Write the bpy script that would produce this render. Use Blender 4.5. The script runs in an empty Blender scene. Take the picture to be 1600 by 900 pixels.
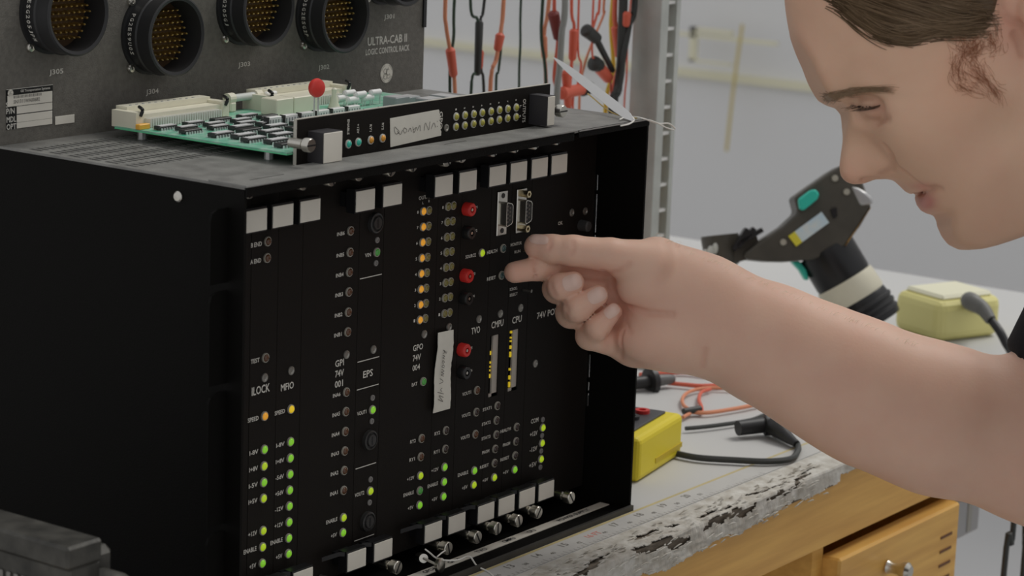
import bpy, math, random
import numpy as np
from mathutils import Matrix, Vector
random.seed(7); rng = np.random.default_rng(7)

# ------------------------------------------------------------------ camera
# rack frame: X along the rack's front (to the right), Y into the rack, Z up, bench mat at z = 0, metres
FPX = 3944.37
RC = np.array([[0.5851089, -0.8101676, 0.0357229], [-0.1455872, -0.1482748, -0.9781712], [0.7977794, 0.5671359, -0.2047069]])
TC = np.array([-0.168172, 0.231138, 1.548996])
CC = -RC.T @ TC
scene = bpy.context.scene
COL = scene.collection
cam_d = bpy.data.cameras.new('camera'); cam = bpy.data.objects.new('camera', cam_d); COL.objects.link(cam)
M = np.eye(4); M[:3, :3] = RC.T @ np.diag([1, -1, -1]); M[:3, 3] = CC
cam.matrix_world = Matrix(M.tolist())
cam_d.sensor_width = 36.0; cam_d.lens = FPX * 36 / 1600
cam_d.clip_start = .05; cam_d.clip_end = 60
cam_d.dof.use_dof = True; cam_d.dof.focus_distance = 1.72; cam_d.dof.aperture_fstop = 14
scene.camera = cam
# ------------------------------------------------------------------ light
scene.view_settings.view_transform = 'Standard'; scene.view_settings.look = 'None'
scene.view_settings.exposure = 0; scene.view_settings.gamma = 1
scene.view_settings.use_curve_mapping = False
w = bpy.data.worlds.new('bright_overcast'); scene.world = w; w.use_nodes = True
bg = w.node_tree.nodes['Background']; bg.inputs[0].default_value = (.985, .985, 1, 1); bg.inputs[1].default_value = .53
def sun(name, d, e, ang, col):
    l = bpy.data.lights.new(name, 'SUN'); l.energy = e; l.angle = math.radians(ang); l.color = col
    o = bpy.data.objects.new(name, l); COL.objects.link(o)
    o.rotation_euler = Vector(d).to_track_quat('-Z', 'Y').to_euler(); o.location = (0, 0, 3)
sun('sunlight', (-.65, .15, -1.0), 1.35, 25, (1, .97, .92))

# ------------------------------------------------------------------ helpers
def cam2w(c): return (np.asarray(c) - TC) @ RC
def w2cam(p): return np.asarray(p) @ RC.T + TC
def ray(u, v): return RC.T @ np.array([(u-800)/FPX, (v-450)/FPX, 1.0])
def onY(u, v, Y): d = ray(u, v); return CC + d*(Y-CC[1])/d[1]
def onX(u, v, X): d = ray(u, v); return CC + d*(X-CC[0])/d[0]
def onZ(u, v, Z): d = ray(u, v); return CC + d*(Z-CC[2])/d[2]
def onD(u, v, D): return CC + ray(u, v)*D

def lin(c): return tuple(((x/255)/12.92 if x/255 < .04045 else ((x/255+.055)/1.055)**2.4) for x in c)
MATS = {}
def mat(name, col, rough=.5, metal=0, spec=.5, emit=None, es=0, bump=0, bscale=400, vary=0, vscale=30, sss=0, vcol=None, alpha=1, trans=0, coat=0, stretch=None, col2=None):
    if name in MATS: return MATS[name]
    m = bpy.data.materials.new(name); m.use_nodes = True; MATS[name] = m
    nt = m.node_tree; N = nt.nodes; L = nt.links; b = N['Principled BSDF']
    b.inputs['Base Color'].default_value = (*col, 1); b.inputs['Roughness'].default_value = rough
    b.inputs['Metallic'].default_value = metal; b.inputs['Specular IOR Level'].default_value = spec
    if trans: b.inputs['Transmission Weight'].default_value = trans
    if coat: b.inputs['Coat Weight'].default_value = coat; b.inputs['Coat Roughness'].default_value = .1
    if emit: b.inputs['Emission Color'].default_value = (*emit, 1); b.inputs['Emission Strength'].default_value = es
    if sss:
        b.inputs['Subsurface Weight'].default_value = sss; b.inputs['Subsurface Radius'].default_value = (1, .35, .2)
        b.inputs['Subsurface Scale'].default_value = .006
    tc = N.new('ShaderNodeTexCoord'); vec = tc.outputs['Object']
    if stretch:
        mp = N.new('ShaderNodeMapping'); mp.inputs['Scale'].default_value = stretch
        L.new(vec, mp.inputs['Vector']); vec = mp.outputs['Vector']
    src = None
    if vcol:
        a = N.new('ShaderNodeAttribute'); a.attribute_name = vcol; src = a.outputs['Color']
    if vary:
        n = N.new('ShaderNodeTexNoise'); n.inputs['Scale'].default_value = vscale; n.inputs['Detail'].default_value = 5
        L.new(vec, n.inputs['Vector'])
        r = N.new('ShaderNodeMapRange'); r.inputs[1].default_value = .3; r.inputs[2].default_value = .7
        L.new(n.outputs['Fac'], r.inputs[0])
        mx = N.new('ShaderNodeMix'); mx.data_type = 'RGBA'
        c2 = col2 or tuple(x*(1-vary) for x in col)
        L.new(r.outputs[0], mx.inputs[0])
        if src:
            mx.blend_type = 'MULTIPLY'; mx.inputs[7].default_value = (1-vary*.5, 1-vary, 1-vary, 1); L.new(src, mx.inputs[6])
        else:
            mx.inputs[6].default_value = (*col, 1); mx.inputs[7].default_value = (*c2, 1)
        src = mx.outputs[2]
    if src: L.new(src, b.inputs['Base Color'])
    if bump:
        n = N.new('ShaderNodeTexNoise'); n.inputs['Scale'].default_value = bscale; n.inputs['Detail'].default_value = 4
        L.new(vec, n.inputs['Vector'])
        bp = N.new('ShaderNodeBump'); bp.inputs['Strength'].default_value = bump; bp.inputs['Distance'].default_value = .001
        L.new(n.outputs['Fac'], bp.inputs['Height']); L.new(bp.outputs['Normal'], b.inputs['Normal'])
    return m

class MB:
    def __init__(s): s.v = []; s.f = []
    def add(s, vs, fs):
        o = len(s.v); s.v += [tuple(map(float, q)) for q in vs]; s.f += [tuple(i+o for i in f) for f in fs]; return s
    def box(s, lo, hi, bev=0):
        (x0, y0, z0), (x1, y1, z1) = lo, hi
        if bev <= 0:
            return s.add([(x0,y0,z0),(x1,y0,z0),(x1,y1,z0),(x0,y1,z0),(x0,y0,z1),(x1,y0,z1),(x1,y1,z1),(x0,y1,z1)],
                  [(0,3,2,1),(4,5,6,7),(0,1,5,4),(1,2,6,5),(2,3,7,6),(3,0,4,7)])
        b = bev
        P = []
        for z, i in ((z0, b), (z0+b, 0), (z1-b, 0), (z1, b)):
            P += [(x0+b, y0+i, z), (x1-b, y0+i, z), (x1-i, y0+b, z), (x1-i, y1-b, z), (x1-b, y1-i, z), (x0+b, y1-i, z), (x0+i, y1-b, z), (x0+i, y0+b, z)]
        F = [tuple(range(7, -1, -1)), tuple(range(24, 32))]
        for k in range(3):
            for i in range(8): F.append((k*8+i, k*8+(i+1) % 8, k*8+8+(i+1) % 8, k*8+8+i))
        return s.add(P, F)
    def obox(s, c, ax, h):   # oriented box: centre, 3 axes, half sizes
        c = np.array(c, float); ax = [np.array(a, float)/np.linalg.norm(a) for a in ax]
        P = [c + sx*ax[0]*h[0] + sy*ax[1]*h[1] + sz*ax[2]*h[2] for sz in (-1, 1) for sx, sy in ((-1,-1),(1,-1),(1,1),(-1,1))]
        return s.add(P, [(0,3,2,1),(4,5,6,7),(0,1,5,4),(1,2,6,5),(2,3,7,6),(3,0,4,7)])
    def lathe(s, p, axis, prof, n=20, cap0=True, cap1=True):  # prof: list of (dist along axis, radius)
        p = np.array(p, float); a = np.array(axis, float); a /= np.linalg.norm(a)
        t = np.array([0, 0, 1.]) if abs(a[2]) < .9 else np.array([1., 0, 0]); e1 = np.cross(a, t); e1 /= np.linalg.norm(e1); e2 = np.cross(a, e1)
        P = []; F = []
        for d, r in prof:
            for i in range(n):
                q = 2*math.pi*i/n; P.append(p + a*d + (e1*math.cos(q)+e2*math.sin(q))*r)
        m = len(prof)
        for k in range(m-1):
            for i in range(n): F.append((k*n+i, k*n+(i+1) % n, (k+1)*n+(i+1) % n, (k+1)*n+i))
        if cap0: F.append(tuple(range(n-1, -1, -1)))
        if cap1: F.append(tuple((m-1)*n+i for i in range(n)))
        return s.add(P, F)
    def cyl(s, p0, p1, r0, r1=None, n=16):
        p0 = np.array(p0, float); p1 = np.array(p1, float); d = np.linalg.norm(p1-p0)
        return s.lathe(p0, p1-p0, [(0, r0), (d, r1 if r1 is not None else r0)], n)
    def tube(s, pts, r, n=8, smooth=6):
        pts = np.array(pts, float)
        if smooth > 1 and len(pts) > 2: pts = spline(pts, smooth)
        rr = r if hasattr(r, '__len__') else [r]*len(pts)
        if len(rr) != len(pts): rr = np.interp(np.linspace(0, 1, len(pts)), np.linspace(0, 1, len(rr)), rr)
        P = []; F = []; up = np.array([.31, .17, .93])
        for i, q in enumerate(pts):
            t = pts[min(i+1, len(pts)-1)] - pts[max(i-1, 0)]; t = t/(np.linalg.norm(t)+1e-12)
            e1 = np.cross(t, up); e1 /= np.linalg.norm(e1)+1e-12; e2 = np.cross(t, e1)
            for k in range(n):
                a = 2*math.pi*k/n; P.append(q + (e1*math.cos(a)+e2*math.sin(a))*rr[i])
        for i in range(len(pts)-1):
            for k in range(n): F.append((i*n+k, i*n+(k+1) % n, (i+1)*n+(k+1) % n, (i+1)*n+k))
        F.append(tuple(range(n-1, -1, -1))); F.append(tuple((len(pts)-1)*n+k for k in range(n)))
        return s.add(P, F)
    def prism(s, poly, vec):     # 3D polygon extruded along vec
        poly = [np.array(q, float) for q in poly]; vec = np.array(vec, float); n = len(poly)
        return s.add(poly + [q+vec for q in poly], [tuple(range(n-1, -1, -1)), tuple(range(n, 2*n))] + [(i, (i+1) % n, n+(i+1) % n, n+i) for i in range(n)])
    def ell(s, c, r, n=16, m=10, rot=None):
        P = []; F = []; rot = np.eye(3) if rot is None else np.array(rot)
        for j in range(m+1):
            t = math.pi*j/m
            for i in range(n):
                a = 2*math.pi*i/n; P.append(np.array(c) + rot @ (np.array([math.sin(t)*math.cos(a), math.sin(t)*math.sin(a), math.cos(t)])*np.array(r)))
        for j in range(m):
            for i in range(n): F.append((j*n+i, (j+1)*n+i, (j+1)*n+(i+1) % n, j*n+(i+1) % n))
        return s.add(P, F)
    def plate(s, axis, d0, d1, us, vs, holes):   # slab with rectangular holes; axis 2 = z slab (u=x, v=y), 0 = x slab (u=y, v=z), 1 = y slab (u=x,v=z)
        us = sorted(us); vs = sorted(vs)
        def P(u, v, d): return {2: (u, v, d), 0: (d, u, v), 1: (u, d, v)}[axis]
        solid = {}
        for i in range(len(us)-1):
            for j in range(len(vs)-1):
                cu, cv = (us[i]+us[i+1])/2, (vs[j]+vs[j+1])/2
                solid[i, j] = not any(h[0] < cu < h[1] and h[2] < cv < h[3] for h in holes)
        for (i, j), ok in solid.items():
            if not ok: continue
            a = [(us[i], vs[j]), (us[i+1], vs[j]), (us[i+1], vs[j+1]), (us[i], vs[j+1])]
            s.add([P(*q, d1) for q in a], [(0, 1, 2, 3)]); s.add([P(*q, d0) for q in a], [(3, 2, 1, 0)])
            for (di, dj), (p, q) in (((0, -1), (0, 1)), ((1, 0), (1, 2)), ((0, 1), (2, 3)), ((-1, 0), (3, 0))):
                if not solid.get((i+di, j+dj), False):
                    s.add([P(*a[p], d0), P(*a[q], d0), P(*a[q], d1), P(*a[p], d1)], [(0, 1, 2, 3)])
        return s
    def ribbon(s, pts, wdt, nrm, off=0):
        pts = np.array(pts, float); nrm = np.array(nrm, float); P = []; F = []
        for i, q in enumerate(pts):
            t = pts[min(i+1, len(pts)-1)]-pts[max(i-1, 0)]; e = np.cross(nrm, t); e /= np.linalg.norm(e)+1e-12
            P += [q+e*wdt/2+nrm*off, q-e*wdt/2+nrm*off]
        for i in range(len(pts)-1): F.append((2*i, 2*i+1, 2*i+3, 2*i+2))
        return s.add(P, F)
    def mesh(s, name, m=None, org=(0, 0, 0), smooth=False):
        me = bpy.data.meshes.new(name); o = np.array(org, float)
        me.from_pydata([tuple(np.array(q)-o) for q in s.v], [], s.f); me.validate()
        if m: me.materials.append(m)
        if smooth:
            me.polygons.foreach_set('use_smooth', [True]*len(me.polygons))
            try: me.set_sharp_from_angle(angle=math.radians(38))
            except Exception: pass
        me.update(); return me
    def build(s, name, m, parent=None, smooth=False, **kw):
        org = (0, 0, 0)
        if parent is not None: org = parent.get('_org', (0, 0, 0))
        o = bpy.data.objects.new(name, s.mesh(name, m, org, smooth)); COL.objects.link(o)
        if parent is not None: o.parent = parent; o['_org'] = [float(x) for x in org]
        for k, x in kw.items(): o[k] = x
        return o
def spline(p, k):
    p = np.array(p, float); q = np.vstack([2*p[0]-p[1], p, 2*p[-1]-p[-2]]); out = []
    for i in range(1, len(q)-2):
        for t in np.linspace(0, 1, k, endpoint=False):
            out.append(.5*((2*q[i]) + (-q[i-1]+q[i+1])*t + (2*q[i-1]-5*q[i]+4*q[i+1]-q[i+2])*t*t + (-q[i-1]+3*q[i]-3*q[i+1]+q[i+2])*t**3))
    out.append(p[-1]); return np.array(out)
def thing(name, label, cat, org=(0, 0, 0), group=None):
    o = bpy.data.objects.new(name, None); o.empty_display_size = .02; COL.objects.link(o); o.location = [float(x) for x in org]
    o['label'] = label; o['category'] = cat; o['_org'] = [float(x) for x in org]
    if group: o['group'] = group
    return o
def tag(o, label, cat, group=None):
    o['label'] = label; o['category'] = cat
    if group: o['group'] = group
    return o
def struct(o): o['kind'] = 'structure'; return o
def inst(name, mesh, parent, loc, rot=None, **kw):   # shared-mesh child
    o = bpy.data.objects.new(name, mesh); COL.objects.link(o)
    if parent is not None:
        o.parent = parent; loc = np.array(loc, float) - np.array(parent.get('_org', (0, 0, 0)))
    o.location = [float(x) for x in loc]
    if rot: o.rotation_euler = rot
    for k, x in kw.items(): o[k] = x
    return o
_TX = {}
def glyphs(s):
    if s in _TX: return _TX[s]
    cu = bpy.data.curves.new('t', 'FONT'); cu.body = s; cu.size = 1; cu.resolution_u = 2; cu.offset = .014
    ob = bpy.data.objects.new('t', cu); COL.objects.link(ob)
    dg = bpy.context.evaluated_depsgraph_get(); me = bpy.data.meshes.new_from_object(ob.evaluated_get(dg))
    v = np.array([q.co[:2] for q in me.vertices]); f = [tuple(p.vertices) for p in me.polygons]
    bpy.data.objects.remove(ob); bpy.data.curves.remove(cu); bpy.data.meshes.remove(me)
    if len(v):
        v[:, 0] -= (v[:, 0].min()+v[:, 0].max())/2; v[:, 1] -= (v[:, 1].min()+v[:, 1].max())/2
    _TX[s] = (v, f, np.ptp(v[:, 0]), np.ptp(v[:, 1])); return _TX[s]
def text(mb, s, c, ex, ey, wd, ht):   # fitted into wd x ht around c, ex = reading direction, ey = up
    v, f, W_, H_ = glyphs(s); c = np.array(c, float); ex = np.array(ex, float); ey = np.array(ey, float)
    mb.add([c + ex*a*wd/W_ + ey*b*ht/H_ for a, b in v], f)
UX = np.array([1., 0, 0]); UY = np.array([0, 1., 0]); UZ = np.array([0, 0, 1.])

# ------------------------------------------------------------------ materials
SHEEN = mat('dusty_black_top', (.23, .228, .213), .5, spec=.4, bump=.3, bscale=700, vary=.35, vscale=70)  # grazing sheen on the black top, put into a lighter base colour
BLK = mat('black_powder_coat', (.0045, .0042, .0036), .6, spec=.08, bump=.25, bscale=900)
BLKP = mat('black_panel_paint', (.0130, .0110, .0095), .55, spec=.10, bump=.15, bscale=1200)
BOXM = mat('grey_black_textured_paint', (.165, .155, .135), .6, spec=.35, bump=.45, bscale=1100, vary=.25, vscale=300)
BLKPL = mat('black_plastic', (.012, .012, .013), .35, spec=.4)
RUB = mat('dark_rubber', (.02, .02, .021), .45, spec=.45)
WHT = mat('white_label', (.74, .705, .62), .55, vary=.05, vscale=80)
PAPER = mat('cream_paper', (.72, .70, .62), .7, vary=.06, vscale=120)
INK = mat('ink', (.03, .03, .035), .6)
PRINT = mat('white_print', (.66, .64, .58), .6)
STEEL = mat('nickel', (.62, .6, .54), .28, metal=1, bump=.05)
GOLD = mat('gold_pin', (.8, .62, .25), .3, metal=1)
ALU = mat('dull_aluminium', (.6, .58, .52), .45, metal=.7)
CREAM = mat('cream_plastic', (.80, .77, .62), .45, vary=.06, vscale=60)
# ------------------------------------------------------------------ setting
FLOORM = mat('grey_floor', (.48, .48, .48), .6, vary=.04, vscale=3)
struct(MB().box((-4, -4, -.93), (5.2, 9, -.9)).build('floor', FLOORM))
PALE = mat('pale_cream_paint', (.80, .77, .58), .6)
WALLM = mat('white_wall_paint', (.78, .78, .775), .7)
wX = 5.0
struct(MB().box((wX, -4, -.9), (wX+.1, 9, 2.6)).build('wall_back', WALLM))
zt = onX(760, 76, wX)[2]
struct(MB().box((wX-.02, -4, zt-.011), (wX, 9, zt+.011)).build('trim_1', PALE))

# ------------------------------------------------------------------ workbench
WOOD = mat('honey_wood', (.80, .47, .12), .42, spec=.4, vary=.3, vscale=14, stretch=(.6, 6, 9), bump=.1, bscale=30, col2=(.64, .34, .08))
WOODD = mat('brown_wood_inside', (.16, .06, .018), .6, vary=.3, vscale=12, stretch=(1, 8, 8))
MATW = mat('white_bench_mat', (.56, .56, .55), .6, vary=.03, vscale=6)
TORN = mat('torn_white_laminate', (.66, .65, .60), .7, vary=.35, vscale=90, col2=(.42, .39, .33), bump=.6, bscale=250)
CORE = mat('frayed_dark_core', (.26, .22, .17), .9, vary=.6, vscale=60, stretch=(1, 6, 6), bump=1, bscale=160)
be = thing('workbench', 'wooden workbench with pale worktop and frayed white front edge', 'workbench', (.25, .3, -.9))
MB().box((-1.0, -.046, -.03), (1.42, .8, -.0016)).build('worktop', WOOD, be)
MB().box((.1, -.0565, -.016), (.66, -.029, -.0011)).build('frayed_core', CORE, be)
MB().box((-1.0, -.0275, -.0016), (1.42, .8, 0)).build('bench_mat', MATW, be)
MB().box((-1.0, -.0555, -.066), (1.42, -.046, -.004)).build('apron', WOOD, be)
for lx, ly in ((-.95, .0), (-.95, .72), (1.36, -.02), (1.36, .74)):
    MB().box((lx-.03, ly-.03, -.9), (lx+.03, ly+.03, -.03)).build('leg', WOOD, be)
# torn laminate wrapped over the front edge: a grid with ragged lower border and torn-out holes
nx, ns = 900, 64
xs = np.concatenate([np.linspace(-.1, .12, 60, endpoint=False), np.linspace(.12, .80, 800, endpoint=False), np.linspace(.80, 1.42, 40)]); edge = MB()
path = np.concatenate([np.stack([np.linspace(-.029, -.058, 30), np.full(30, .0)], 1), np.stack([np.full(34, -.0585), np.linspace(-.001, -.036, 34)], 1)])
def fbm(x, seed, o=5):
    r = np.random.default_rng(seed); v = np.zeros_like(x); a = 1; f = 9
    for _ in range(o): v += a*np.sin(x*f*6.28+r.uniform(0, 6.28)); a *= .62; f *= 2.1
    return v/2.4
rag = -.021 + .004*fbm(xs, 3) + np.clip((xs-.42)/.3, 0, 1)*.012 - .002
rag = np.where(xs > .66, -.0085+.0015*fbm(xs*1.6, 4), rag)
tear = fbm(xs*.6, 8)*.5
V = np.zeros((nx, ns, 3)); keep = np.ones((nx, ns), bool)
for j in range(ns):
    y, z = path[j]; jf = j*26/64; j0 = int(jf); ft = jf-j0
    d1 = (fbm(xs*2+j0*.37, 20+j0//3)*(1-ft)+fbm(xs*2+(j0+1)*.37, 20+(j0+1)//3)*ft)*.0011; d2 = (fbm(xs*3+j0*.21, 40+j0//2)*(1-ft)+fbm(xs*3+(j0+1)*.21, 40+(j0+1)//2)*ft)*.0009
    worn = np.clip(1-np.abs(xs-.42)/.28, 0, 1)
    V[:, j, 0] = xs; V[:, j, 1] = y + (d1*worn - .0004)*(1 if j > 9 else .2); V[:, j, 2] = z + .0006 + d2*worn*(1 if j > 9 else .1)
    keep[:, j] = z > rag
    cent = 12.5 + 4*fbm(xs*.35, 77)
    hole = (np.abs(jf-cent+.5*fbm(xs*4+jf*.1, 55)) < 1.9*worn*np.clip(fbm(xs*1.1, 90)+.45, 0, 1)) & (xs > .2) & (xs < .62)
    cent2 = 8 + 3*fbm(xs*.4, 70)
    hole |= (np.abs(jf-cent2+.5*fbm(xs*4+jf*.1, 56)) < 1.1*worn*np.clip(fbm(xs*1.4, 91)+.3, 0, 1)) & (xs > .2) & (xs < .64)
    keep[:, j] &= ~hole
F = [(i*ns+j, (i+1)*ns+j, (i+1)*ns+j+1, i*ns+j+1) for i in range(nx-1) for j in range(ns-1) if keep[i, j] and keep[i+1, j] and keep[i+1, j+1] and keep[i, j+1]]
edge.add(V.reshape(-1, 3), F)
eo = edge.build('frayed_edging', TORN, be)
sm = eo.modifiers.new('thick', 'SOLIDIFY'); sm.thickness = .0007; sm.offset = -1
fl = MB()
for _ in range(260):      # curled splinters of laminate
    x = random.uniform(.18, .64); t = random.random()
    y, z = (-.036-.022*t, .0012) if random.random() < .45 else (-.0595, -.002-.02*t)
    L_ = random.uniform(.003, .013); a = random.uniform(-.5, .5)
    p0 = np.array([x, y, z]); p1 = p0 + np.array([L_*math.cos(a), -random.uniform(0, .002), L_*math.sin(a)*.35+random.uniform(0, .0016)])
    pm = (p0+p1)/2 + np.array([0, -.001, .0012])
    fl.tube([p0, pm, p1], [.0003, .0006, .00015], n=4, smooth=2)
fl.build('laminate_splinters', TORN, be, kind='stuff')
# pedestal with drawer
dc = thing('drawer_cabinet', 'honey-coloured wooden drawer pedestal under the bench end', 'cabinet', (.77, .25, -.9))
MB().box((.642, -.048, -.9), (.66, .6, -.0665)).build('side_panel', WOOD, dc)
MB().box((.882, -.05, -.9), (.9, .6, -.0665)).build('side_panel', WOOD, dc)
MB().box((.66, .58, -.9), (.882, .6, -.0665)).build('back_panel', WOODD, dc)
MB().box((.642, -.05, -.9), (.9, -.01, -.84)).build('plinth', WOOD, dc)
dr = MB().box((.6605, -.064, -.235), (.8815, -.045, -.0785), bev=.002).build('drawer', WOOD, dc)
dr2 = MB().box((.6605, -.064, -.52), (.8815, -.045, -.24), bev=.002).build('drawer', WOOD, dc)
MB().box((.6605, -.064, -.838), (.8815, -.045, -.525), bev=.002).build('drawer', WOOD, dc)
for k in range(9): MB().box((.846, -.0646, -.105-.013*k), (.868, -.0635, -.1025-.013*k)).build('louvre_slot', WOODD, dr, label='dark slot')
pc = onY(1388, 886, -.066)
MB().lathe(pc, (0, -1, 0), [(0, .006), (.004, .0045), (.010, .005), (.014, .0075), (.018, .0078), (.021, .005)], 18).build('knob', STEEL, dr, smooth=True, label='round nickel knob')
MB().lathe((.772, -.064, -.38), (0, -1, 0), [(0, .006), (.004, .0045), (.010, .005), (.014, .0075), (.018, .0078), (.021, .005)], 18).build('knob', STEEL, dr2, smooth=True)
MB().box((-1.0, .55, -.62), (.64, .57, -.066)).build('modesty_panel', WOODD, be)

# measuring tape stuck along the bench in front of the rack
mt = thing('measuring_tape', 'white printed measuring tape lying along the front of the black rack', 'measuring tape', (.3, -.014, 0))
MB().box((.02, -.0262, .0001), (1.3, -.006, .0005)).build('tape_strip', mat('tape_white', (.56, .555, .53), .5, vary=.08, vscale=50), mt)
MB().box((.02, -.0062, .00015), (1.3, -.0036, .00055)).build('tape_border', mat('tape_yellow', (.60, .50, .24), .5, vary=.2, vscale=60), mt)
tk = MB(); tr = MB()
for i in range(116):
    x = .02+.005*i; h = .005 if i % 5 == 0 else .003
    tk.add([(x, -.026, .0006), (x+.0005, -.026, .0006), (x+.0005, -.026+h, .0006), (x, -.026+h, .0006)], [(0, 1, 2, 3)])
for i, s_ in enumerate(('9', '10', '11', '12', '13', '14', '15', '16', '17', '18', '19', '20')):
    x = .135+.0254*1.3*i
    if s_ == '16': text(tr, '16 FT', (x+.002, -.0145, .00062), UX, UY, .017, .006)
    else: text(tk, s_, (x, -.0125, .00062), UX, UY, .0075 if len(s_) > 1 else .0035, .0065)
    text(tk, str(30+i*2), (x+.012, -.0178, .00062), UX, UY, .005, .0035)
tk.build('tape_numbers', mat('tape_ink', (.2, .19, .17), .6), mt); tr.build('red_numbers', mat('tape_red', (.65, .22, .18), .6), mt)

# ------------------------------------------------------------------ rack
W, H, D0 = .44, .297, .2088
YP = .042            # plane of the module faceplates
rk = thing('equipment_rack', 'black metal control rack with connector panel and slots full of modules', 'rack', (.22, .2, 0))
MB().box((0, 0, .0005), (.002, .42, H-.0015)).build('side_panel', BLK, rk)
sl = [(.0411, .0426, a, b) for a, b in ((.2388, .2505), (.2068, .2362), (.19, .205), (.0958, .1135), (.0855, .0925), (.0735, .0835))]
MB().plate(0, .438, .44, [0, .0411, .0426, .42], [.0005, H-.0015]+[q for h in sl for q in h[2:]], sl).build('side_panel', BLK, rk)
vx0, vp, vw = .0055, .0055, .0030
vrows = [(.1767, .1874), (.1596, .1703), (.1425, .1532), (.1256, .1363), (.1100, .1207), (.0935, .1040)]
holes = [(vx0+vp*i, vx0+vp*i+vw, a, b) for i in range(42) for a, b in vrows]
MB().plate(2, H-.0015, H, [0, W]+[q for i in range(42) for q in (vx0+vp*i, vx0+vp*i+vw)], [.0, D0+.002]+[q for r in vrows for q in r], holes).build('top_panel', SHEEN, rk)
sls = [(.0165, .0475, .0100, .0113), (.2189, .2430, .0182, .0196)]
MB().plate(2, H, H+.0012, [-.001, .341]+[q for s_ in sls for q in s_[:2]], [-.0025, .028]+[q for s_ in sls for q in s_[2:]], sls).build('top_trim', SHEEN, rk)
MB().box((0, -.002, H-.006), (.341, -.0005, H)).build('top_lip', BLK, rk)
MB().box((.349, -.0005, H-.005), (W, .001, H)).build('top_lip', BLK, rk)
EDGE_HL = mat('worn_bare_metal', (.30, .295, .28), .5)  # pale grey for strips that paint the highlight along the top front edge
MB().box((-.0012, -.0028, H+.0004), (.3412, -.0024, H+.0012)).box((.349, -.0009, H-.0008), (W, -.0005, H)).build('bare_metal_edge', EDGE_HL, rk, label='worn bare metal edge')
MB().box((.0, .0, 0), (W, .42, .002)).build('bottom_panel', BLK, rk)
MB().box((.0, -.0025, .0), (W, .0, .0042)).build('bottom_lip', mat('worn_black_edge', (.05, .047, .042), .45, vary=.4, vscale=60), rk)
MB().box((.002, .418, .002), (.438, .42, H-.0015)).build('back_panel', BLK, rk)
cb = MB().box((.0, D0, H), (W, .42, .53)).build('connector_panel', BOXM, rk)
MB().box((W-.003, D0-.0015, .345), (W+.0005, D0, .53)).build('seam_strip', BLKPL, rk)
for x, s_ in ((0, -1), (W, 1)):         # mounting ears, in four tongues
    for za, zb in ((.238, .283), (.176, .233), (.088, .171), (.004, .083)):
        xo = x + s_*.0155; r_ = .006
        poly = [(x, .0125, za), (xo, .0125, za), (xo, .0125, zb-r_), (xo-s_*r_*.3, .0125, zb-r_*.3), (xo-s_*r_, .0125, zb), (x, .0125, zb)]
        MB().prism(poly, (0, .0018, 0)).build('mounting_ear', BLK, rk)
MB().lathe(onX(279, 307, 0), (-1, 0, 0), [(0, .0034), (.0008, .0034), (.0016, .0026), (.0019, .0)], 18, cap1=False).build('side_screw', STEEL, rk, smooth=True)
# label strip on the shelf
def shelf(u, v): return onZ(u, v, .0026)
ya, yb = shelf(939, 784.5)[1], shelf(952, 787)[1]
ylo, yhi = min(ya, yb), max(ya, yb)
ls = MB().box((.02, ylo-.0006, .002), (shelf(945, 786)[0], yhi+.0006, .0025)).build('label_strip', WHT, rk, label='white paper label strip')
lt = MB()
for s_, u, v, wd in (('POWER SUPPLY', 897, 805, .040), ('CPU', 834, 831, .009), ('CMPU', 800, 845, .014), ('TVO', 759, 862, .012), ('GPO0', 720, 879, .013), ('GPO4', 681, 894, .013), ('EPS', 640, 910, .009)):
    x = shelf(u, v)[0]; text(lt, s_, (x, (ylo+yhi)/2, .0027), UX, UY, wd, .0042)
lt.build('strip_lettering', INK, ls)

# connectors of the upper panel
PINB = mat('brown_insert', (.05, .024, .006), .5)
rs, ri = .0268, .0240
pin = MB(); pin.lathe((0, 0, 0), (0, -1, 0), [(0, .0009), (.0095, .0009), (.0105, .0004)], 6)
conn_c = {'J304': (277.5, 57), 'J305': (123.5, 22), 'J303': (422, 13), 'J302': (542, 25), 'J301': (640, -47)}
pins = MB(); hexes = []
for j in range(-6, 7):
    for i in range(-6, 7):
        x = (i + .5*(j % 2))*.0047; z = j*.0041
        if x*x+z*z < .0202**2: hexes.append((x, z))
for x, z in hexes: pins.lathe((x, 0, z), (0, -1, 0), [(0, .0008), (.0095, .0008), (.0103, .0004)], 6)
pinm = pins.mesh('pins', GOLD)
shell = MB().lathe((0, 0, 0), (0, -1, 0), [(.0, rs+.0012), (.002, rs+.0012), (.0022, rs-.0008), (.0105, rs-.0008), (.0108, rs+.0006), (.0125, rs+.0008), (.0135, rs), (.0225, rs), (.0245, rs+.0004), (.0252, rs-.0008), (.0245, ri), (.006, ri-.0005)], 48, cap1=False)
shm = shell.mesh('shell', RUB, smooth=True)
insm = MB().lathe((0, 0, 0), (0, -1, 0), [(0, ri), (.0065, ri)], 40).mesh('insert', PINB)
scm = MB().lathe((0, 0, 0), (0, -1, 0), [(0, .0033), (.001, .0033), (.0022, .0026), (.0026, .0012), (.0022, .0010)], 18).mesh('screw', STEEL, smooth=True)
crs = MB().box((-.0016, -.0028, -.0003), (.0016, -.0024, .0003)).box((-.0003, -.0028, -.0016), (.0003, -.0024, .0016)).mesh('recess', BLKPL)
so = onY(206, 107, D0-.002) - onY(277.5, 57, D0-.025); sdx, sdz = abs(so[0])-.0005, abs(so[2])
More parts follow.
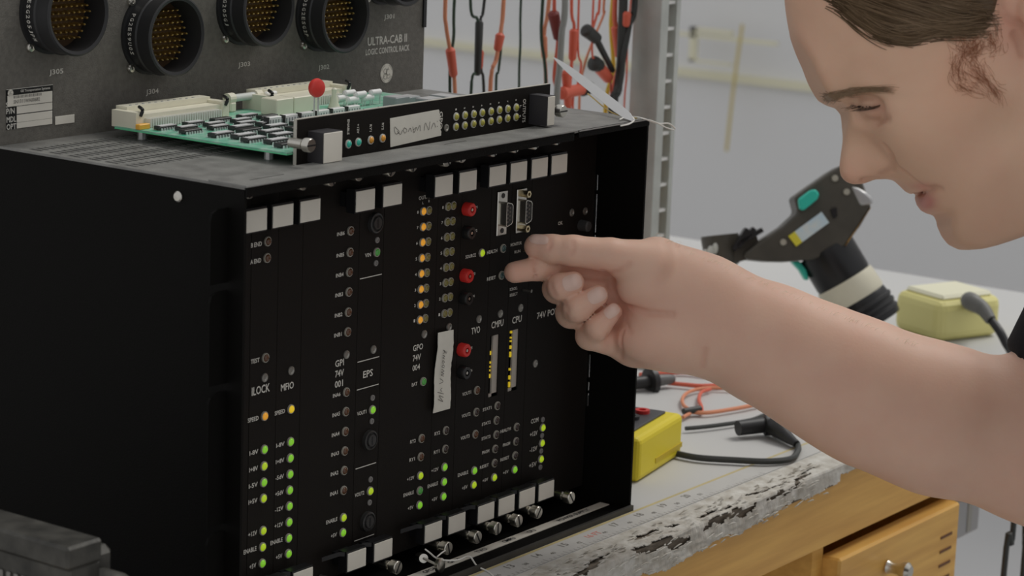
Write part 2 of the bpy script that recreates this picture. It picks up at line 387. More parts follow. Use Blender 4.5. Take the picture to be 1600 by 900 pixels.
for n_, (u, v) in conn_c.items():
    c = onY(u, v, D0-.0252); c[1] = D0
    o = inst('round_connector', shm, rk, c, label='black round multi-pin connector shell')
    o['_org'] = [float(x) for x in c]
    inst('insert', insm, o, c); inst('contact_pins', pinm, o, c+np.array([0, -.0064, 0]), kind='stuff')
    for sx, sz in ((-1, -1), (-1, 1), (1, -1), (1, 1)):
        p_ = c+np.array([sx*sdx, -.0002, sz*sdz]); inst('mounting_screw', scm, o, p_)
    # printed code round the barrel
    tb = MB(); s_ = {'J304': 'PG2ES9U0S', 'J305': 'G2ESG205JPM', 'J303': 'V05G205GJ', 'J302': 'N05G2ESG2P', 'J301': 'N05G'}[n_]
    for k, ch in enumerate(s_):
        a = math.radians(148+k*7.2); rr = rs-.0006
        e = np.array([math.cos(a), 0, math.sin(a)]); q = c + e*rr + np.array([0, -.0062, 0])
        tgt = np.array([-math.sin(a), 0, math.cos(a)])
        text(tb, ch, q, tgt, np.array([0, -1., 0]), .0022, .0032)
    tb.build('barrel_code', PRINT, o)
pt = MB(); yl = D0-.0003
def ptext(s_, u, v, wpx, hpx, Y=yl, mb=None, k=1.0):
    c = onY(u, v, Y); a = onY(u-wpx/2, v, Y); b = onY(u+wpx/2, v, Y); dz = onY(u, v-hpx/2, Y)-onY(u, v+hpx/2, Y)
    text(mb if mb is not None else pt, s_, c, UX, UZ, abs(b[0]-a[0]), abs(dz[2])*k)
for s_, u, v, wd, h in (('J305', 88, 113, 22, 10.5), ('J304', 238, 144, 20, 10.5), ('J303', 381.5, 101.5, 18.5, 9.5), ('J302', 506, 106, 17, 9.5), ('J301', 608, 27, 16, 9.5), ('ULTRA-CAB II', 605.5, 62, 61, 13), ('LOGIC CONTROL RACK', 606, 78, 68, 9.5)):
    pt = MB(); ptext(s_, u, v, wd, h, mb=pt); pt.build('panel_lettering', PRINT, cb)
def disc(mb, c, r, Y, n=36): mb.add([(c[0]+r*math.cos(2*math.pi*i/n), Y, c[2]+r*math.sin(2*math.pi*i/n)) for i in range(n)], [tuple(range(n))])
def monogram(c, r, Y, par, nm='round_logo'):
    md = MB(); disc(md, c, r, Y); lo = md.build(nm, WHT, par, label='white round logo')
    ln = MB(); n_ = np.array([0, -1., 0])
    def arc(cx, cz, rr, a0, a1, wv): ln.ribbon([(c[0]+r*(cx+rr*math.cos(math.radians(a))), Y-.0001, c[2]+r*(cz+rr*math.sin(math.radians(a)))) for a in np.linspace(a0, a1, 22)], r*wv, n_)
    arc(0, 0, .88, 20, 70, .06); arc(0, 0, .88, 110, 160, .06); arc(0, 0, .88, 200, 250, .06); arc(0, 0, .88, 290, 340, .06)
    arc(-.22, .22, .26, 0, 360, .07); arc(-.2, -.3, .3, -250, 90, .07); arc(.24, .1, .3, 60, 330, .07); arc(.3, -.3, .26, 120, 400, .07)
    ln.ribbon([(c[0]+r*a, Y-.0001, c[2]+r*b) for a, b in ((-.55, -.5), (-.1, 0), (.1, .35), (.3, .6))], r*.07, n_)
    ln.build('logo_strokes', mat('logo_grey', (.25, .24, .21), .6), lo)
monogram(onY(604, 114.5, yl), .0073, yl, cb)
# name plate, lower left
npl = MB(); P = [onY(u, v, yl) for u, v in ((9.5, 140), (82.5, 131.2), (82.5, 193.5), (9.5, 203))]
x0, x1, z0, z1 = P[0][0], P[1][0], P[3][2], P[0][2]
np_ = MB().box((x0, D0-.0004, z0), (x1, D0, z1)).build('name_plate', mat('plate_black', (.006, .006, .006), .5), cb)
MB().box((x0, D0-.0005, z1-.0003), (x1, D0-.0002, z1)).build('plate_rim', PRINT, np_)
def sticker(pts, name='sticker', m=WHT, Y0=None, par=np_, lab=None):
    Y = (D0-.0006) if Y0 is None else Y0
    a = [onY(u, v, Y) for u, v in pts]
    xa, xb = (a[0][0]+a[3][0])/2, (a[1][0]+a[2][0])/2; za, zb = (a[2][2]+a[3][2])/2, (a[0][2]+a[1][2])/2
    o = MB().box((xa, Y, za), (xb, Y+.0003, zb), bev=.0001).build(name, m, par)
    if lab: o['label'] = lab
    return xa, xb, za, zb
sticker([(12, 150.5), (82, 141.5), (82, 158.8), (12, 167.5)], 'serial_sticker', Y0=D0-.0009, lab='white serial number sticker')
for k, (va, vb) in enumerate(((166.2, 178.8), (179.3, 192.0), (191.5, 201.2))):
    xa, xb, za, zb = sticker([(26.5, va), (82, va-6.2), (82, vb-8), (26.5, vb)], 'plate_field')
nt_ = MB(); nk = MB()
for s_, u, v, wd, h in (('GE Transportation Systems', 55.5, 140.2, 46, 5), ('P/N', 16.4, 173.5, 13, 9), ('MDL', 17.8, 186.5, 15, 9), ('OPT', 17.8, 197.8, 15, 9), ('S', 11.2, 164, 4, 8)):
    ptext(s_, u, v, wd, h, D0-.00055 if s_ != 'S' else D0-.0005, nt_)
ptext('SN1311WA00682', 42, 157, 41, 6, D0-.0011, nk)
for k in range(22):
    u = 21.5+k*2.0; a = onY(u, 149.5-.115*(u-42), D0-.0011)
    nk.add([(a[0], D0-.0011, a[2]-.0009), (a[0]+.0004+.0003*(k % 3 == 0), D0-.0011, a[2]-.0009), (a[0]+.0004+.0003*(k % 3 == 0), D0-.0011, a[2]+.0009), (a[0], D0-.0011, a[2]+.0009)], [(0, 1, 2, 3)])
nt_.build('plate_lettering', PRINT, np_); nk.build('serial_lettering', mat('faint_ink', (.2, .19, .17), .6), np_)
monogram(onY(16.5, 145.5, D0-.0012), .0024, D0-.0012, np_)
sticker([(86.5, 181), (116.5, 179.8), (116.5, 192.5), (86.5, 194)], 'blank_sticker', par=cb, lab='small blank white sticker')

# ------------------------------------------------------------------ plug-in modules
def led_mat(n, c, e=0): return mat('led_'+n, c, .25, spec=.6, emit=c if e else None, es=e)
LM = {'g': led_mat('green', (.16, .42, .02), .7), 'l': led_mat('lime', (.30, .42, .01), .75), 'd': led_mat('dim_green', (.05, .22, .04), .25),
      'o': led_mat('orange', (.62, .27, .02), .6), 'y': led_mat('yellow', (.62, .42, .01), .65), 'a': led_mat('off_amber', (.10, .038, .014)),
      'v': led_mat('off_olive', (.20, .17, .045)), 'k': led_mat('off_dark', (.035, .02, .016)), 't': led_mat('off_teal', (.035, .075, .07))}
BEZ = mat('led_bezel', (.34, .32, .27), .35, spec=.6)
lens_b = MB().lathe((0, 0, 0), (0, -1, 0), [(0, .00225), (.0011, .00215), (.0019, .0014), (.0022, .0003)], 14)
LENS = {k: lens_b.mesh('lens_'+k, m, smooth=True) for k, m in LM.items()}
BEZM = MB().lathe((0, 0, 0), (0, -1, 0), [(0, .0028), (.0009, .0027), (.0010, .00222), (0, .00222)], 16, cap0=False, cap1=False).mesh('bezel', BEZ, smooth=True)
FAST = MB().lathe((0, 0, 0), (0, -1, 0), [(0, .0026), (.0006, .0025), (.0008, .0016), (.0003, .0012), (.0003, 0)], 16, cap1=False).mesh('fastener', mat('grey_fastener', (.34, .33, .30), .4, metal=.8), smooth=True)
TJ = MB().lathe((0, 0, 0), (0, -1, 0), [(0, .0021), (.0007, .0020), (.0008, .0012), (.0002, .0010), (.0002, 0)], 14, cap1=False).mesh('test_point', mat('grey_socket', (.22, .21, .2), .4), smooth=True)
FUSE = MB().lathe((0, 0, 0), (0, -1, 0), [(0, .0062), (.0022, .0060), (.0026, .0050), (.0016, .0046), (.0016, .0040), (.0030, .0036), (.0030, 0)], 24, cap1=False).mesh('fuse_holder', mat('fuse_black', (.03, .029, .028), .4), smooth=True)
FSL = MB().box((-.0005, -.0032, -.0026), (.0005, -.0029, .0026)).mesh('slot', BLKPL)
JR = mat('red_jack_plastic', (.62, .03, .025), .35, spec=.5); JB = mat('black_jack_plastic', (.012, .012, .012), .3, spec=.5)
jb = MB().lathe((0, 0, 0), (0, -1, 0), [(0, .0048), (.0052, .0048), (.0060, .0042), (.0060, .0022), (.0030, .0018)], 20)
JACK = {'r': jb.mesh('jack_red', JR, smooth=True), 'b': jb.mesh('jack_black', JB, smooth=True)}
JPIN = MB().lathe((0, -.003, 0), (0, -1, 0), [(0, .0011), (.0028, .0011)], 8).mesh('contact', STEEL)
tsp = [(0, .0022), (.010, .0022), (.0102, .0030), (.016, .0030), (.0162, .0020), (.019, .0020), (.0192, .0046), (.0242, .0046), (.0247, .0042)]
TSB = MB().lathe((0, 0, 0), (0, -1, 0), tsp, 18)
TSM = TSB.mesh('thumbscrew', STEEL, smooth=True)
TSSL = MB().box((-.0005, -.02495, -.0042), (.0005, -.0243, .0042)).mesh('slot', BLKPL)
def fp(u, v): return onY(u, v, YP)
MODS = {}
tabx = {}
spec_mod = [  # key, x0, x1, top tab px, label
 ('EDGE', .0025, .0540, (385, 331), 'leftmost plug-in module, mostly hidden behind the left side panel'),
 ('ILOCK', .0545, .0797, (427, 323), 'black plug-in module printed ILOCK with a column of green lamps'),
 ('MFIO', .0801, .1032, (470, 315.5), 'black plug-in module printed MFIO beside the ILOCK module'),
 ('GPI', .1036, .1600, (557, 299.5), 'wide black plug-in module printed GPI 74V 001'),
 ('EPS', .1604, .1857, (600, 291.5), 'black plug-in module printed EPS with round fuse holders'),
 ('GPO', .1861, .2442, (681, 276.5), 'wide black plug-in module printed GPO 74V 004 with orange lamps'),
 ('GPOT', .2446, .2711, (719, 269.5), 'black plug-in module with a handwritten strip of paper tape'),
 ('TVO', .2715, .3057, (766, 261), 'black plug-in module printed TVO with red and black test jacks'),
 ('CMPU', .3061, .3303, (799, 255), 'black plug-in module printed CMPU with one D-shaped serial port'),
 ('CPU', .3307, .3546, (832, 249), 'black plug-in module printed CPU with jackscrews on its serial port'),
 ('PWR', .3550, .4360, (863, 243), 'wide black plug-in module printed 74V POWER at the right')]
cm0 = onY(764.5, 575, YP); cm1 = onY(778.5, 575, YP); cz0 = onY(772, 619, YP)[2]; cz1 = onY(772, 524, YP)[2]
cp0 = onY(795, 562, YP); cp1 = onY(809.5, 562, YP); pz0 = onY(803, 610, YP)[2]; pz1 = onY(803, 515.5, YP)[2]
slotrect = {'CMPU': (cm0[0], cm1[0], cz0, cz1), 'CPU': (cp0[0], cp1[0], pz0, pz1)}
for key, x0, x1, tp, lab in spec_mod:
    t = thing('plug_in_module', lab, 'module', ((x0+x1)/2, YP, .012), 'plug-in modules in the rack'); MODS[key] = t
    if key in slotrect:
        r = slotrect[key]
        MB().plate(1, YP, YP+.003, [x0, r[0], r[1], x1], [.012, r[2], r[3], .283], [r]).build('faceplate', BLKP, t)
        MB().box((r[0]-.001, YP+.012, r[2]-.001), (r[1]+.001, YP+.013, r[3]+.001)).build('slot_backing', BLKPL, t)
        mid = r[0]+(r[1]-r[0])*(.45 if key == 'CMPU' else .5)
        MB().box((mid, YP+.001, r[2]), (r[1], YP+.0025, r[3])).build('card_edge', mat('grey_card_edge', (.42, .38, .33), .5), t, label='pale grey board edge')  # pale strip paints the slot's inner wall as brightly lit
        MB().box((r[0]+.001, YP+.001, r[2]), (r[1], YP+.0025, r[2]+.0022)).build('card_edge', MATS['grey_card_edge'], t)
        ys = {'CMPU': [(766, 551.8, 6), (765.8, 566.7, 3), (765.5, 573.3, 2.4), (765, 579, 2.4), (765, 587.8, 6)],
              'CPU': [(799.6, 519, 3.5), (799.2, 527.8, 2), (799, 533.3, 2), (798.5, 542.7, 5), (798.2, 554, 8), (797.4, 577.3, 3), (797, 590, 6), (796.6, 601, 8)]}[key]
        for u, v, h in ys:
            c = onY(u, v, YP+.002); hz = h*.00045*.5
            MB().box((c[0]-.0011, YP+.002, c[2]-hz), (c[0]+.0011, YP+.0035, c[2]+hz)).build('segment_light', mat('amber_segment', (.75, .55, .02), .4, emit=(.7, .5, .02), es=.45), t)
    else:
        MB().box((x0, YP, .012), (x1, YP+.003, .283)).build('faceplate', BLKP, t)
    a = onY(*tp, .027); tabx[key] = a[0]
    for zt0, zt1, up in ((.2613, .2748, 1), (.0195, .0320, 0)):
        xl, xr = a[0], a[0]+.0190
        h = MB().box((xl-.0008, .0276, zt0-.0010), (xr+.0004, .0345, zt1+.0012)).box((xl+.002, .0345, zt0+.002), (xr-.002, YP, zt1-.002)).build('ejector_handle', BLKPL, t)
        MB().box((xl, .0268, zt0), (xr, .0276, zt1), bev=.0002).build('label_tab', WHT, h, label='blank white label tab')
        # lever ear reaching back to the faceplate
        if not up: MB().prism([(xl-.016, .036, zt1-.0005), (xl-.004, .031, zt1+.0015), (xl-.001, .029, zt1+.0012), (xl-.001, .036, zt1-.0006)], (0, 0, -.003)).build('lever', BLKPL, h)
# thumbscrews (top row peeks out under the lip, bottom row stands over the shelf)
cent = {k: (x0+x1)/2 for k, x0, x1, _, _ in spec_mod}; rngx = {k: (x0, x1) for k, x0, x1, _, _ in spec_mod}
def owner(x):
    for k, (a, b) in rngx.items():
        if a-.0003 <= x <= b+.0003: return k
    return min(cent, key=lambda k: abs(cent[k]-x))
def thumb(u, v, Yh, **kw):
    c = onY(u, v, Yh); k = owner(c[0]); o = inst('thumbscrew', TSM, MODS[k], (c[0], Yh+.0245, c[2])); o['_org'] = [c[0], Yh+.0245, c[2]]
    sl_ = inst('slot', TSSL, o, (c[0], Yh+.0245, c[2])); sl_.rotation_euler = (0, random.uniform(-.8, .8), 0)
for u, v in ((391, 299), (475, 286), (519, 280), (562, 272), (612, 265), (646, 258), (699, 250), (723, 244), (772, 235), (806, 229), (837, 224), (871, 217)): thumb(u, v, .016)
for u, v in ((622, 887), (701, 857), (747, 840), (778, 826), (811, 814), (842, 801), (893, 778), (545, 915), (497, 930)): thumb(u, v, .0165)

lett = {k: MB() for k in MODS}
def led(k, u, v, c, lab=None, sc=1.0, small=6.0):
    p_ = fp(u, v); o = inst('indicator_light', LENS[c], MODS[k], p_); o['_org'] = [float(x) for x in p_]
    o.scale = (sc*1.13, sc*1.13, sc*1.13); inst('bezel', BEZM, o, p_)
    if lab:
        wd = len(lab)*(2.7*small/6 if small > 5.5 else 2.5)+1; cu = u-9*sc-wd/2; cv = v+2.0+.17*(u-cu)
        c_ = fp(cu, cv); a = fp(cu-wd/2, cv); b = fp(cu+wd/2, cv); dz = fp(cu, cv-small/2)[2]-fp(cu, cv+small/2)[2]
        text(lett[k], lab, (c_[0], YP-.0003, c_[2]), UX, UZ, b[0]-a[0], dz)
def fast(k, u, v): inst('fastener', FAST, MODS[k], fp(u, v)).scale = (1.13, 1.13, 1.13)
def tpnt(k, u, v): inst('test_point', TJ, MODS[k], fp(u, v))
def word(k, s_, u, v, wpx, hpx):
    c_ = fp(u, v); a = fp(u-wpx/2, v); b = fp(u+wpx/2, v); dz = fp(u, v-hpx/2)[2]-fp(u, v+hpx/2)[2]
    text(lett[k], s_, (c_[0], YP-.0003, c_[2]), UX, UZ, b[0]-a[0], dz)
def line(k, u0, v0, u1, v1):
    a = fp(u0, v0); b = fp(u1, v1); z = (a[2]+b[2])/2
    lett[k].add([(a[0], YP-.0003, z-.0003), (b[0], YP-.0003, z-.0003), (b[0], YP-.0003, z+.0003), (a[0], YP-.0003, z+.0003)], [(0, 1, 2, 3)])
for u, v, c, s_ in ((417.5, 377, 'a', 'B END'), (416.5, 403, 'a', 'A END'), (414, 559, 'a', 'TEST'), (412.5, 650, 'o', 'SPEED'), (412, 702, 'g', 'I-8V'), (411.5, 728, 'l', 'I+8V'), (411, 753.5, 'g', 'I-5V'), (410.5, 778.5, 'l', 'I+5V'), (410, 829, 'l', '+12V'), (409.2, 854.5, 'l', 'ENABLE'), (408.7, 880, 'g', '+5V')): led('ILOCK', u, v, c, s_, small=7)
fast('ILOCK', 413, 590); word('ILOCK', 'ILOCK', 407, 608.5, 28, 13)
for u, v, c, s_ in ((453.7, 639, 'y', 'SPEED'), (453, 690, 'g', 'I-8V'), (452.5, 715.5, 'g', 'I+8V'), (452, 740.7, 'g', '-5dV'), (451.5, 765.7, 'g', '+5dV'), (451, 790.5, 'g', '-12V'), (450.5, 815.6, 'g', '+12V'), (450, 840.5, 'g', 'ENABLE'), (449.5, 865, 'g', '+5V')): led('MFIO', u, v, c, s_, small=6.6)
fast('MFIO', 454.5, 579); word('MFIO', 'MFIO', 448.5, 603.5, 20, 11)
for i, v in enumerate((360.5, 394, 425, 456, 487.5, 518.5)): led('GPI', 547-i*.9, v, 'a', 'INB%d' % (6-i))
for i, v in enumerate((612.5, 643, 674, 704.5, 735, 766)): led('GPI', 540.5-i*.85, v, 'a', 'INA%d' % (6-i))
led('GPI', 535.5, 808.5, 'l', 'ENABLE'); led('GPI', 534.7, 832, 'g', '+5V'); fast('GPI', 541, 554)
word('GPI', 'GPI', 530, 567, 13.5, 10.5); word('GPI', '74V', 530, 583, 13.5, 10.5); word('GPI', '001', 529, 599.5, 12.5, 10.5)
def fuse(u, v): p_ = fp(u, v); o = inst('fuse_holder', FUSE, MODS['EPS'], p_); o.scale = (1.12, 1.12, 1.12); o['_org'] = [float(x) for x in p_]; inst('slot', FSL, o, p_)
for u, v in ((585, 348), (576, 687), (572.5, 814)): fuse(u, v)
for u, v, c, s_ in ((588, 394, 'd', 'VIN'), (581, 640, 'g', 'VOUT1'), (577.5, 767, 'l', 'VOUT2')): led('EPS', u, v, c, s_)
for u, v in ((589, 375), (587, 411), (581.7, 621.5), (580.5, 658), (578.5, 749), (577, 785)): tpnt('EPS', u, v)
fast('EPS', 583, 546); word('EPS', 'EPS', 574.5, 583.5, 15, 11)
for q in ((562, 436, 596, 428), (558, 566, 592, 557), (557, 609.5, 591, 600), (555, 733, 587, 722.5), (553, 846, 584, 834)): line('EPS', *q)
gl = [(660.4, 330), (660, 354.3), (659, 378.5), (658, 403), (657.2, 427.3), (656.5, 451.7), (655.8, 475.8), (655, 499.7)]
gr = [(669.3, 328.6), (668.6, 353), (668, 377.3), (667, 401.6), (666.1, 425.8), (665, 450), (664.4, 473.8), (663.5, 497.4)]
for i in range(8):
    led('GPO', *gl[i], 'o', sc=.97); led('GPO', *gr[i], 'v', sc=.97); word('GPO', str(8-i), gl[i][0]-8, gl[i][1]+1.5, 2.4, 4.5)
word('GPO', 'OUTPUTS', 666, 307.5, 24, 6); word('GPO', 'L', 660.5, 317, 2, 4); word('GPO', 'R', 670, 314, 2, 4)
hl = [(699.3, 322.5), (698, 346.4), (697.3, 370.4), (696.7, 394), (696, 417.8), (695.3, 441.8), (694.3, 465.5), (693.5, 490)]
hr = [(707.6, 321), (706.3, 345.2), (705.4, 369), (704.8, 392.6), (704.1, 416.2), (703.3, 440.1), (702.5, 463.6), (701.6, 488)]
for i in range(8):
    led('GPOT', *hl[i], 'v', sc=.97); led('GPOT', *hr[i], 'v', sc=.97); word('GPOT', str(8-i), hl[i][0]-7.6, hl[i][1]+1.5, 2.4, 4.5)
fast('GPO', 662.5, 522); fast('GPOT', 701.2, 511)
word('GPO', 'GPO', 652.7, 542.5, 15.5, 9.5); word('GPO', '74V', 650.8, 558.5, 12.5, 9.5); word('GPO', '004', 649.8, 574, 11.5, 9)
for u, v, c, s_ in ((660.5, 596, 'd', 'BAT'), (658, 685, 'a', 'RY2'), (656.7, 713.5, 'a', 'RY1'), (655.6, 743, 'l', '+12V'), (655, 766.5, 'd', 'ENABLE'), (654.3, 789, 'g', '+5V')): led('GPO', u, v, c, s_, small=5.4)
for u, v, c, s_ in ((696, 672.5, 'k', 'RY2'), (695, 701.5, 'k', 'RY1'), (693.5, 729.5, 'g', '+12V'), (692.7, 752.5, 'g', 'ENABLE'), (691.7, 775.5, 'g', '+5V')): led('GPOT', u, v, c, s_, small=5.4)
def jack(u, v, c, s_):
    q = onY(u, v, YP-.006); p_ = (q[0], YP, q[2]); o = inst('test_jack', JACK[c], MODS['TVO'], p_, label='red test jack' if c == 'r' else 'black test jack'); o['_org'] = [float(x) for x in p_]; inst('contact', JPIN, o, p_)
    word('TVO', s_, u+4, v-4, 6, 4)
for u, v, c, s_ in ((738.5, 328, 'r', 'TP1'), (738, 364.5, 'b', 'TP2'), (735, 432, 'r', 'TP3'), (734, 467, 'b', 'TP4'), (730.5, 548, 'r', 'TP5'), (730.5, 583, 'b', 'TP6')): jack(u, v, c, s_)
for u, v, c, s_ in ((752, 395, 'l', 'SOURCE'), (744.5, 609.7, 'a', 'VOUT1'), (743.5, 643.7, 'k', 'VOUT2'), (742, 678.3, 'a', 'VOUT3'), (740, 735, 'g', 'ENABLE'), (739, 757.3, 'l', '+5V')): led('TVO', u, v, c, s_, small=5.4)
fast('TVO', 748, 498.5); word('TVO', 'TVO', 742.8, 516, 13.5, 10.5)
fast('CMPU', 781.3, 490); word('CMPU', 'CMPU', 776.8, 506, 18.5, 10.5)
led('CMPU', 785.5, 388, 't', 'HEALTH', small=5.4); led('CMPU', 783, 430, 't', 'RESET', small=5.4)
for u, v, c, s_ in ((776.4, 633.8, 'k', 'STAT1'), (775, 656.5, 'k', 'STAT2'), (774.6, 679, 'k', 'STAT3'), (772.9, 701.3, 'k', 'PRGM'), (772, 723.5, 'k', 'RESET'), (771, 745.7, 'l', '+5V')): led('CMPU', u, v, c, s_, small=4.8)
fast('CPU', 813, 481); word('CPU', 'CPU', 807.3, 499, 14.5, 10.5)
word('CPU', 'MONITOR', 806, 381, 17, 5); word('CPU', 'RUN', 808, 393, 9, 4.5); word('CPU', 'SCROLL', 802, 451, 12, 4.5); word('CPU', 'SELECT', 802, 460, 12, 4.5)
tg = fp(818, 392); MB().cyl(tg, tg+np.array([0, -.006, .001]), .0009, .0007, 8).build('toggle_switch', STEEL, MODS['CPU'])
tg = fp(817, 453); MB().cyl(tg, tg+np.array([.001, -.007, 0]), .001, .0013, 8).build('toggle_switch', STEEL, MODS['CPU'])
for u, v, c, s_ in ((806.5, 667, 'k', 'HEALTH'), (805.5, 689.5, 'k', 'PRGM'), (804, 711.7, 'k', 'RESET'), (803, 733.5, 'g', '+5V')): led('CPU', u, v, c, s_, small=4.8)
word('PWR', '74V POWER', 862, 487.5, 46, 10); word('PWR', 'OK', 875, 348.5, 7, 5.5)
for u, v in ((893, 332), (914, 330)): fast('PWR', u, v)
fast('PWR', 836, 568)
kb = fp(907, 352); MB().lathe(kb, (0, -1, 0), [(0, .0042), (.007, .004), (.008, .003)], 18).build('push_button', mat('grey_button', (.06, .06, .06), .45), MODS['PWR'], smooth=True)
for u, v in ((847, 668), (845.8, 692), (844.3, 717)): led('PWR', u, v, 'l')
for u, v in ((847.6, 655.5), (846.4, 680.5), (845, 704.5), (843.8, 730)): tpnt('PWR', u, v)
for s_, u, v in (('COM', 835, 657), ('+12V', 833.5, 677.5), ('-12V', 833, 701.5), ('+5V', 832, 726)): word('PWR', s_, u, v, 11.5, 7)
for k, mb in lett.items():
    if mb.v: mb.build('printed_lettering', PRINT, MODS[k], kind='stuff')
# D-shaped serial ports
TIN = mat('tinned_steel', (.66, .64, .58), .3, metal=1, bump=.1, bscale=300)
for key, (u, v), js in (('CMPU', (785, 333), 0), ('CPU', (815, 329), 1)):
    c = onY(u, v, YP-.001); t = MODS[key]
    hz = .0160; hx = .0058
    fl_ = MB().box((c[0]-hx, YP-.0012, c[2]-hz), (c[0]+hx, YP-.0001, c[2]+hz), bev=.0005).build('serial_port', TIN, t, label='silver D-shaped serial port')
    dz_, wx = .0088, .0040
    sh = [(-wx, -dz_+.0012), (-wx+.0012, -dz_), (wx-.0014, -dz_+.0014), (wx, -dz_+.003), (wx, dz_-.003), (wx-.0014, dz_-.0014), (-wx+.0012, dz_), (-wx, dz_-.0012)]
    o1 = [(c[0]+a, YP-.0012, c[2]+b) for a, b in sh]
    so_ = MB(); n = len(o1); inn = [(c[0]+a*.86, YP-.0075, c[2]+b*.93) for a, b in sh]; out = [(a, YP-.0075, b) for a, _, b in o1]; bas = [(a, YP-.0045, b) for a, _, b in inn]
    so_.add(o1+out+inn+bas, [(i+k*n, (i+1) % n+k*n, (i+1) % n+(k+1)*n, i+(k+1)*n) for k in range(3) for i in range(n)])
    so_.build('port_shell', TIN, fl_)
    MB().prism([(a, YP-.0064, b) for a, _, b in inn], (0, .003, 0)).build('port_insert', BLKPL, fl_)
    hh = MB()
    for i in range(5): hh.lathe((c[0]-.0012, YP-.0064, c[2]+(i-2)*.0028), (0, -1, 0), [(0, .0008), (.0003, .0008), (.0003, .0004)], 8)
    for i in range(4): hh.lathe((c[0]+.0014, YP-.0064, c[2]+(i-1.5)*.0028), (0, -1, 0), [(0, .0008), (.0003, .0008), (.0003, .0004)], 8)
    hh.build('contact_holes', mat('contact_grey', (.16, .14, .12), .4, metal=.6), fl_)
    for s_ in (-1, 1):
        q = (c[0], YP-.0012, c[2]+s_*.0125)
        if js: MB().lathe(q, (0, -1, 0), [(0, .0027), (.006, .0027), (.006, .0014), (.003, .0014)], 6).build('jackscrew', mat('brass_nickel', (.72, .62, .4), .3, metal=1), fl_)
        else: MB().lathe(q, (0, -1, 0), [(0, .0019), (.0004, .0018), (.0002, .0012)], 14).build('screw_hole', mat('hole_dark', (.03, .028, .025), .5), fl_)
# paper tape with handwriting on the second GPO module
tp_ = [onY(u, v, YP-.0026) for u, v in ((684, 520), (707.5, 515), (701.5, 638), (676, 645.5))]
tb = MB(); n = 24
L0 = [tp_[0]+(tp_[3]-tp_[0])*i/n for i in range(n+1)]; R0 = [tp_[1]+(tp_[2]-tp_[1])*i/n for i in range(n+1)]
P = []; 
for i in range(n+1):
    bow = -.0006*math.sin(i/n*9)
    P += [L0[i]+np.array([random.uniform(-.0002, .0002), bow, 0]), R0[i]+np.array([random.uniform(-.0003, .0003), bow-.0003, 0])]
tb.add(P, [(2*i, 2*i+1, 2*i+3, 2*i+2) for i in range(n)])
to = tb.build('paper_tape', PAPER); tag(to, 'cream paper tape with pencilled handwriting stuck on a module', 'tape')
to.modifiers.new('s', 'SOLIDIFY').thickness = .0003
wr = MB(); nY = np.array([0, -1., 0])
def tpp(u, v): return onY(u, v, YP-.0042)
for st in ([(684.5, 624), (692, 627.5), (686, 618.5), (693, 621)], [(683.5, 613), (693.5, 615.5)], [(691, 606), (688.5, 609), (690.5, 612)], [(686.5, 600), (692.5, 596), (687.5, 591.5)],
           [(693.5, 588), (689, 586), (693.8, 584), (689.5, 581.5), (694, 580), (690, 577)], [(694.5, 575), (690.5, 573), (693, 570), (694.8, 573)], [(691.5, 568), (694.8, 566), (692, 563.5), (691, 567)], [(695, 561), (691.8, 559), (695.2, 557), (692, 555)], [(692.5, 552.5), (696, 550), (693, 547), (697, 552), (698.5, 549)]):
    wr.ribbon(spline([tpp(*q) for q in st], 4), .00045, nY)
wr.build('handwriting', mat('pencil', (.12, .11, .1), .7), to)
# loose thumbscrew dangling on a white string under the GPO modules
ds = thing('dangling_thumbscrew', 'loose nickel thumbscrew hanging on white string over the label strip', 'screw', (.225, .01, .003))
slv = onY(655, 870, .030); slv2 = onY(662, 872.5, .021)
MB().cyl(slv, slv2, .0032, n=16).build('threaded_sleeve', STEEL, ds, smooth=True)
sh2 = onY(684, 883, .0105); MB().cyl(slv2, sh2, .0009, n=8).build('shank', STEEL, ds)
MB().lathe(sh2, (.1, -1, .1), [(0, .0012), (.0004, .0052), (.0028, .0052), (.0032, .0045)], 18).build('screw_head', STEEL, ds, smooth=True)
STR = mat('white_string', (.8, .79, .74), .7)
MB().tube([onY(664, 858, .024), onY(672, 864, .02), onY(680, 871, .014), onY(692, 875, .008), onY(715, 875, .002), shelf(733, 878)+np.array([0, 0, .004]), onZ(745, 884, .003), onZ(762, 893, .001), onZ(775, 905, .001)], .0006, 6).build('string', STR, ds)
MB().tube([onY(683, 870, .012), onY(690, 864, .012), onY(696, 860, .0115)], .0005, 6).build('string', STR, ds)
# ------------------------------------------------------------------ circuit card lying on the rack
PCB = mat('green_solder_mask', (.05, .42, .25), .35, spec=.5, vary=.35, vscale=120, col2=(.42, .60, .50))
PCBE = mat('green_board_edge', (.12, .62, .30), .4)
CHIP = mat('chip_black', (.03, .03, .03), .4); CHIPGLARE = mat('chip_pale_top', (.74, .75, .75), .4, vary=.2, vscale=200)  # pale plates put the white glare on the black chips into colour
SOLD = mat('tin_leads', (.82, .82, .82), .3, metal=.6)
YF = .0325; ZB = .3035
cd = thing('circuit_card', 'pulled-out circuit card with black faceplate lying on top of the rack', 'circuit board', (.22, .1, H))
fx0, fx1 = .0845, .359
MB().box((fx0, YF, H), (fx1, YF+.0024, H+.0285)).build('faceplate', BLKP, cd)
EDG = mat('bare_edge', (.5, .48, .42), .45)
MB().box((fx0-.0004, YF+.0001, H), (fx0, YF+.0025, H+.0287)).box((fx0, YF+.0001, H+.0285), (fx1, YF+.0025, H+.0289)).build('faceplate_edge', EDG, cd)
bx0, bx1, by0, by1 = .0785, .352, YF+.003, .184
MB().box((bx0, by0, ZB), (bx1, by1, ZB+.0006)).build('board_edge', PCBE, cd)
MB().box((bx0+.0003, by0, ZB+.0006), (bx1, by1, ZB+.0016)).build('board', PCB, cd)
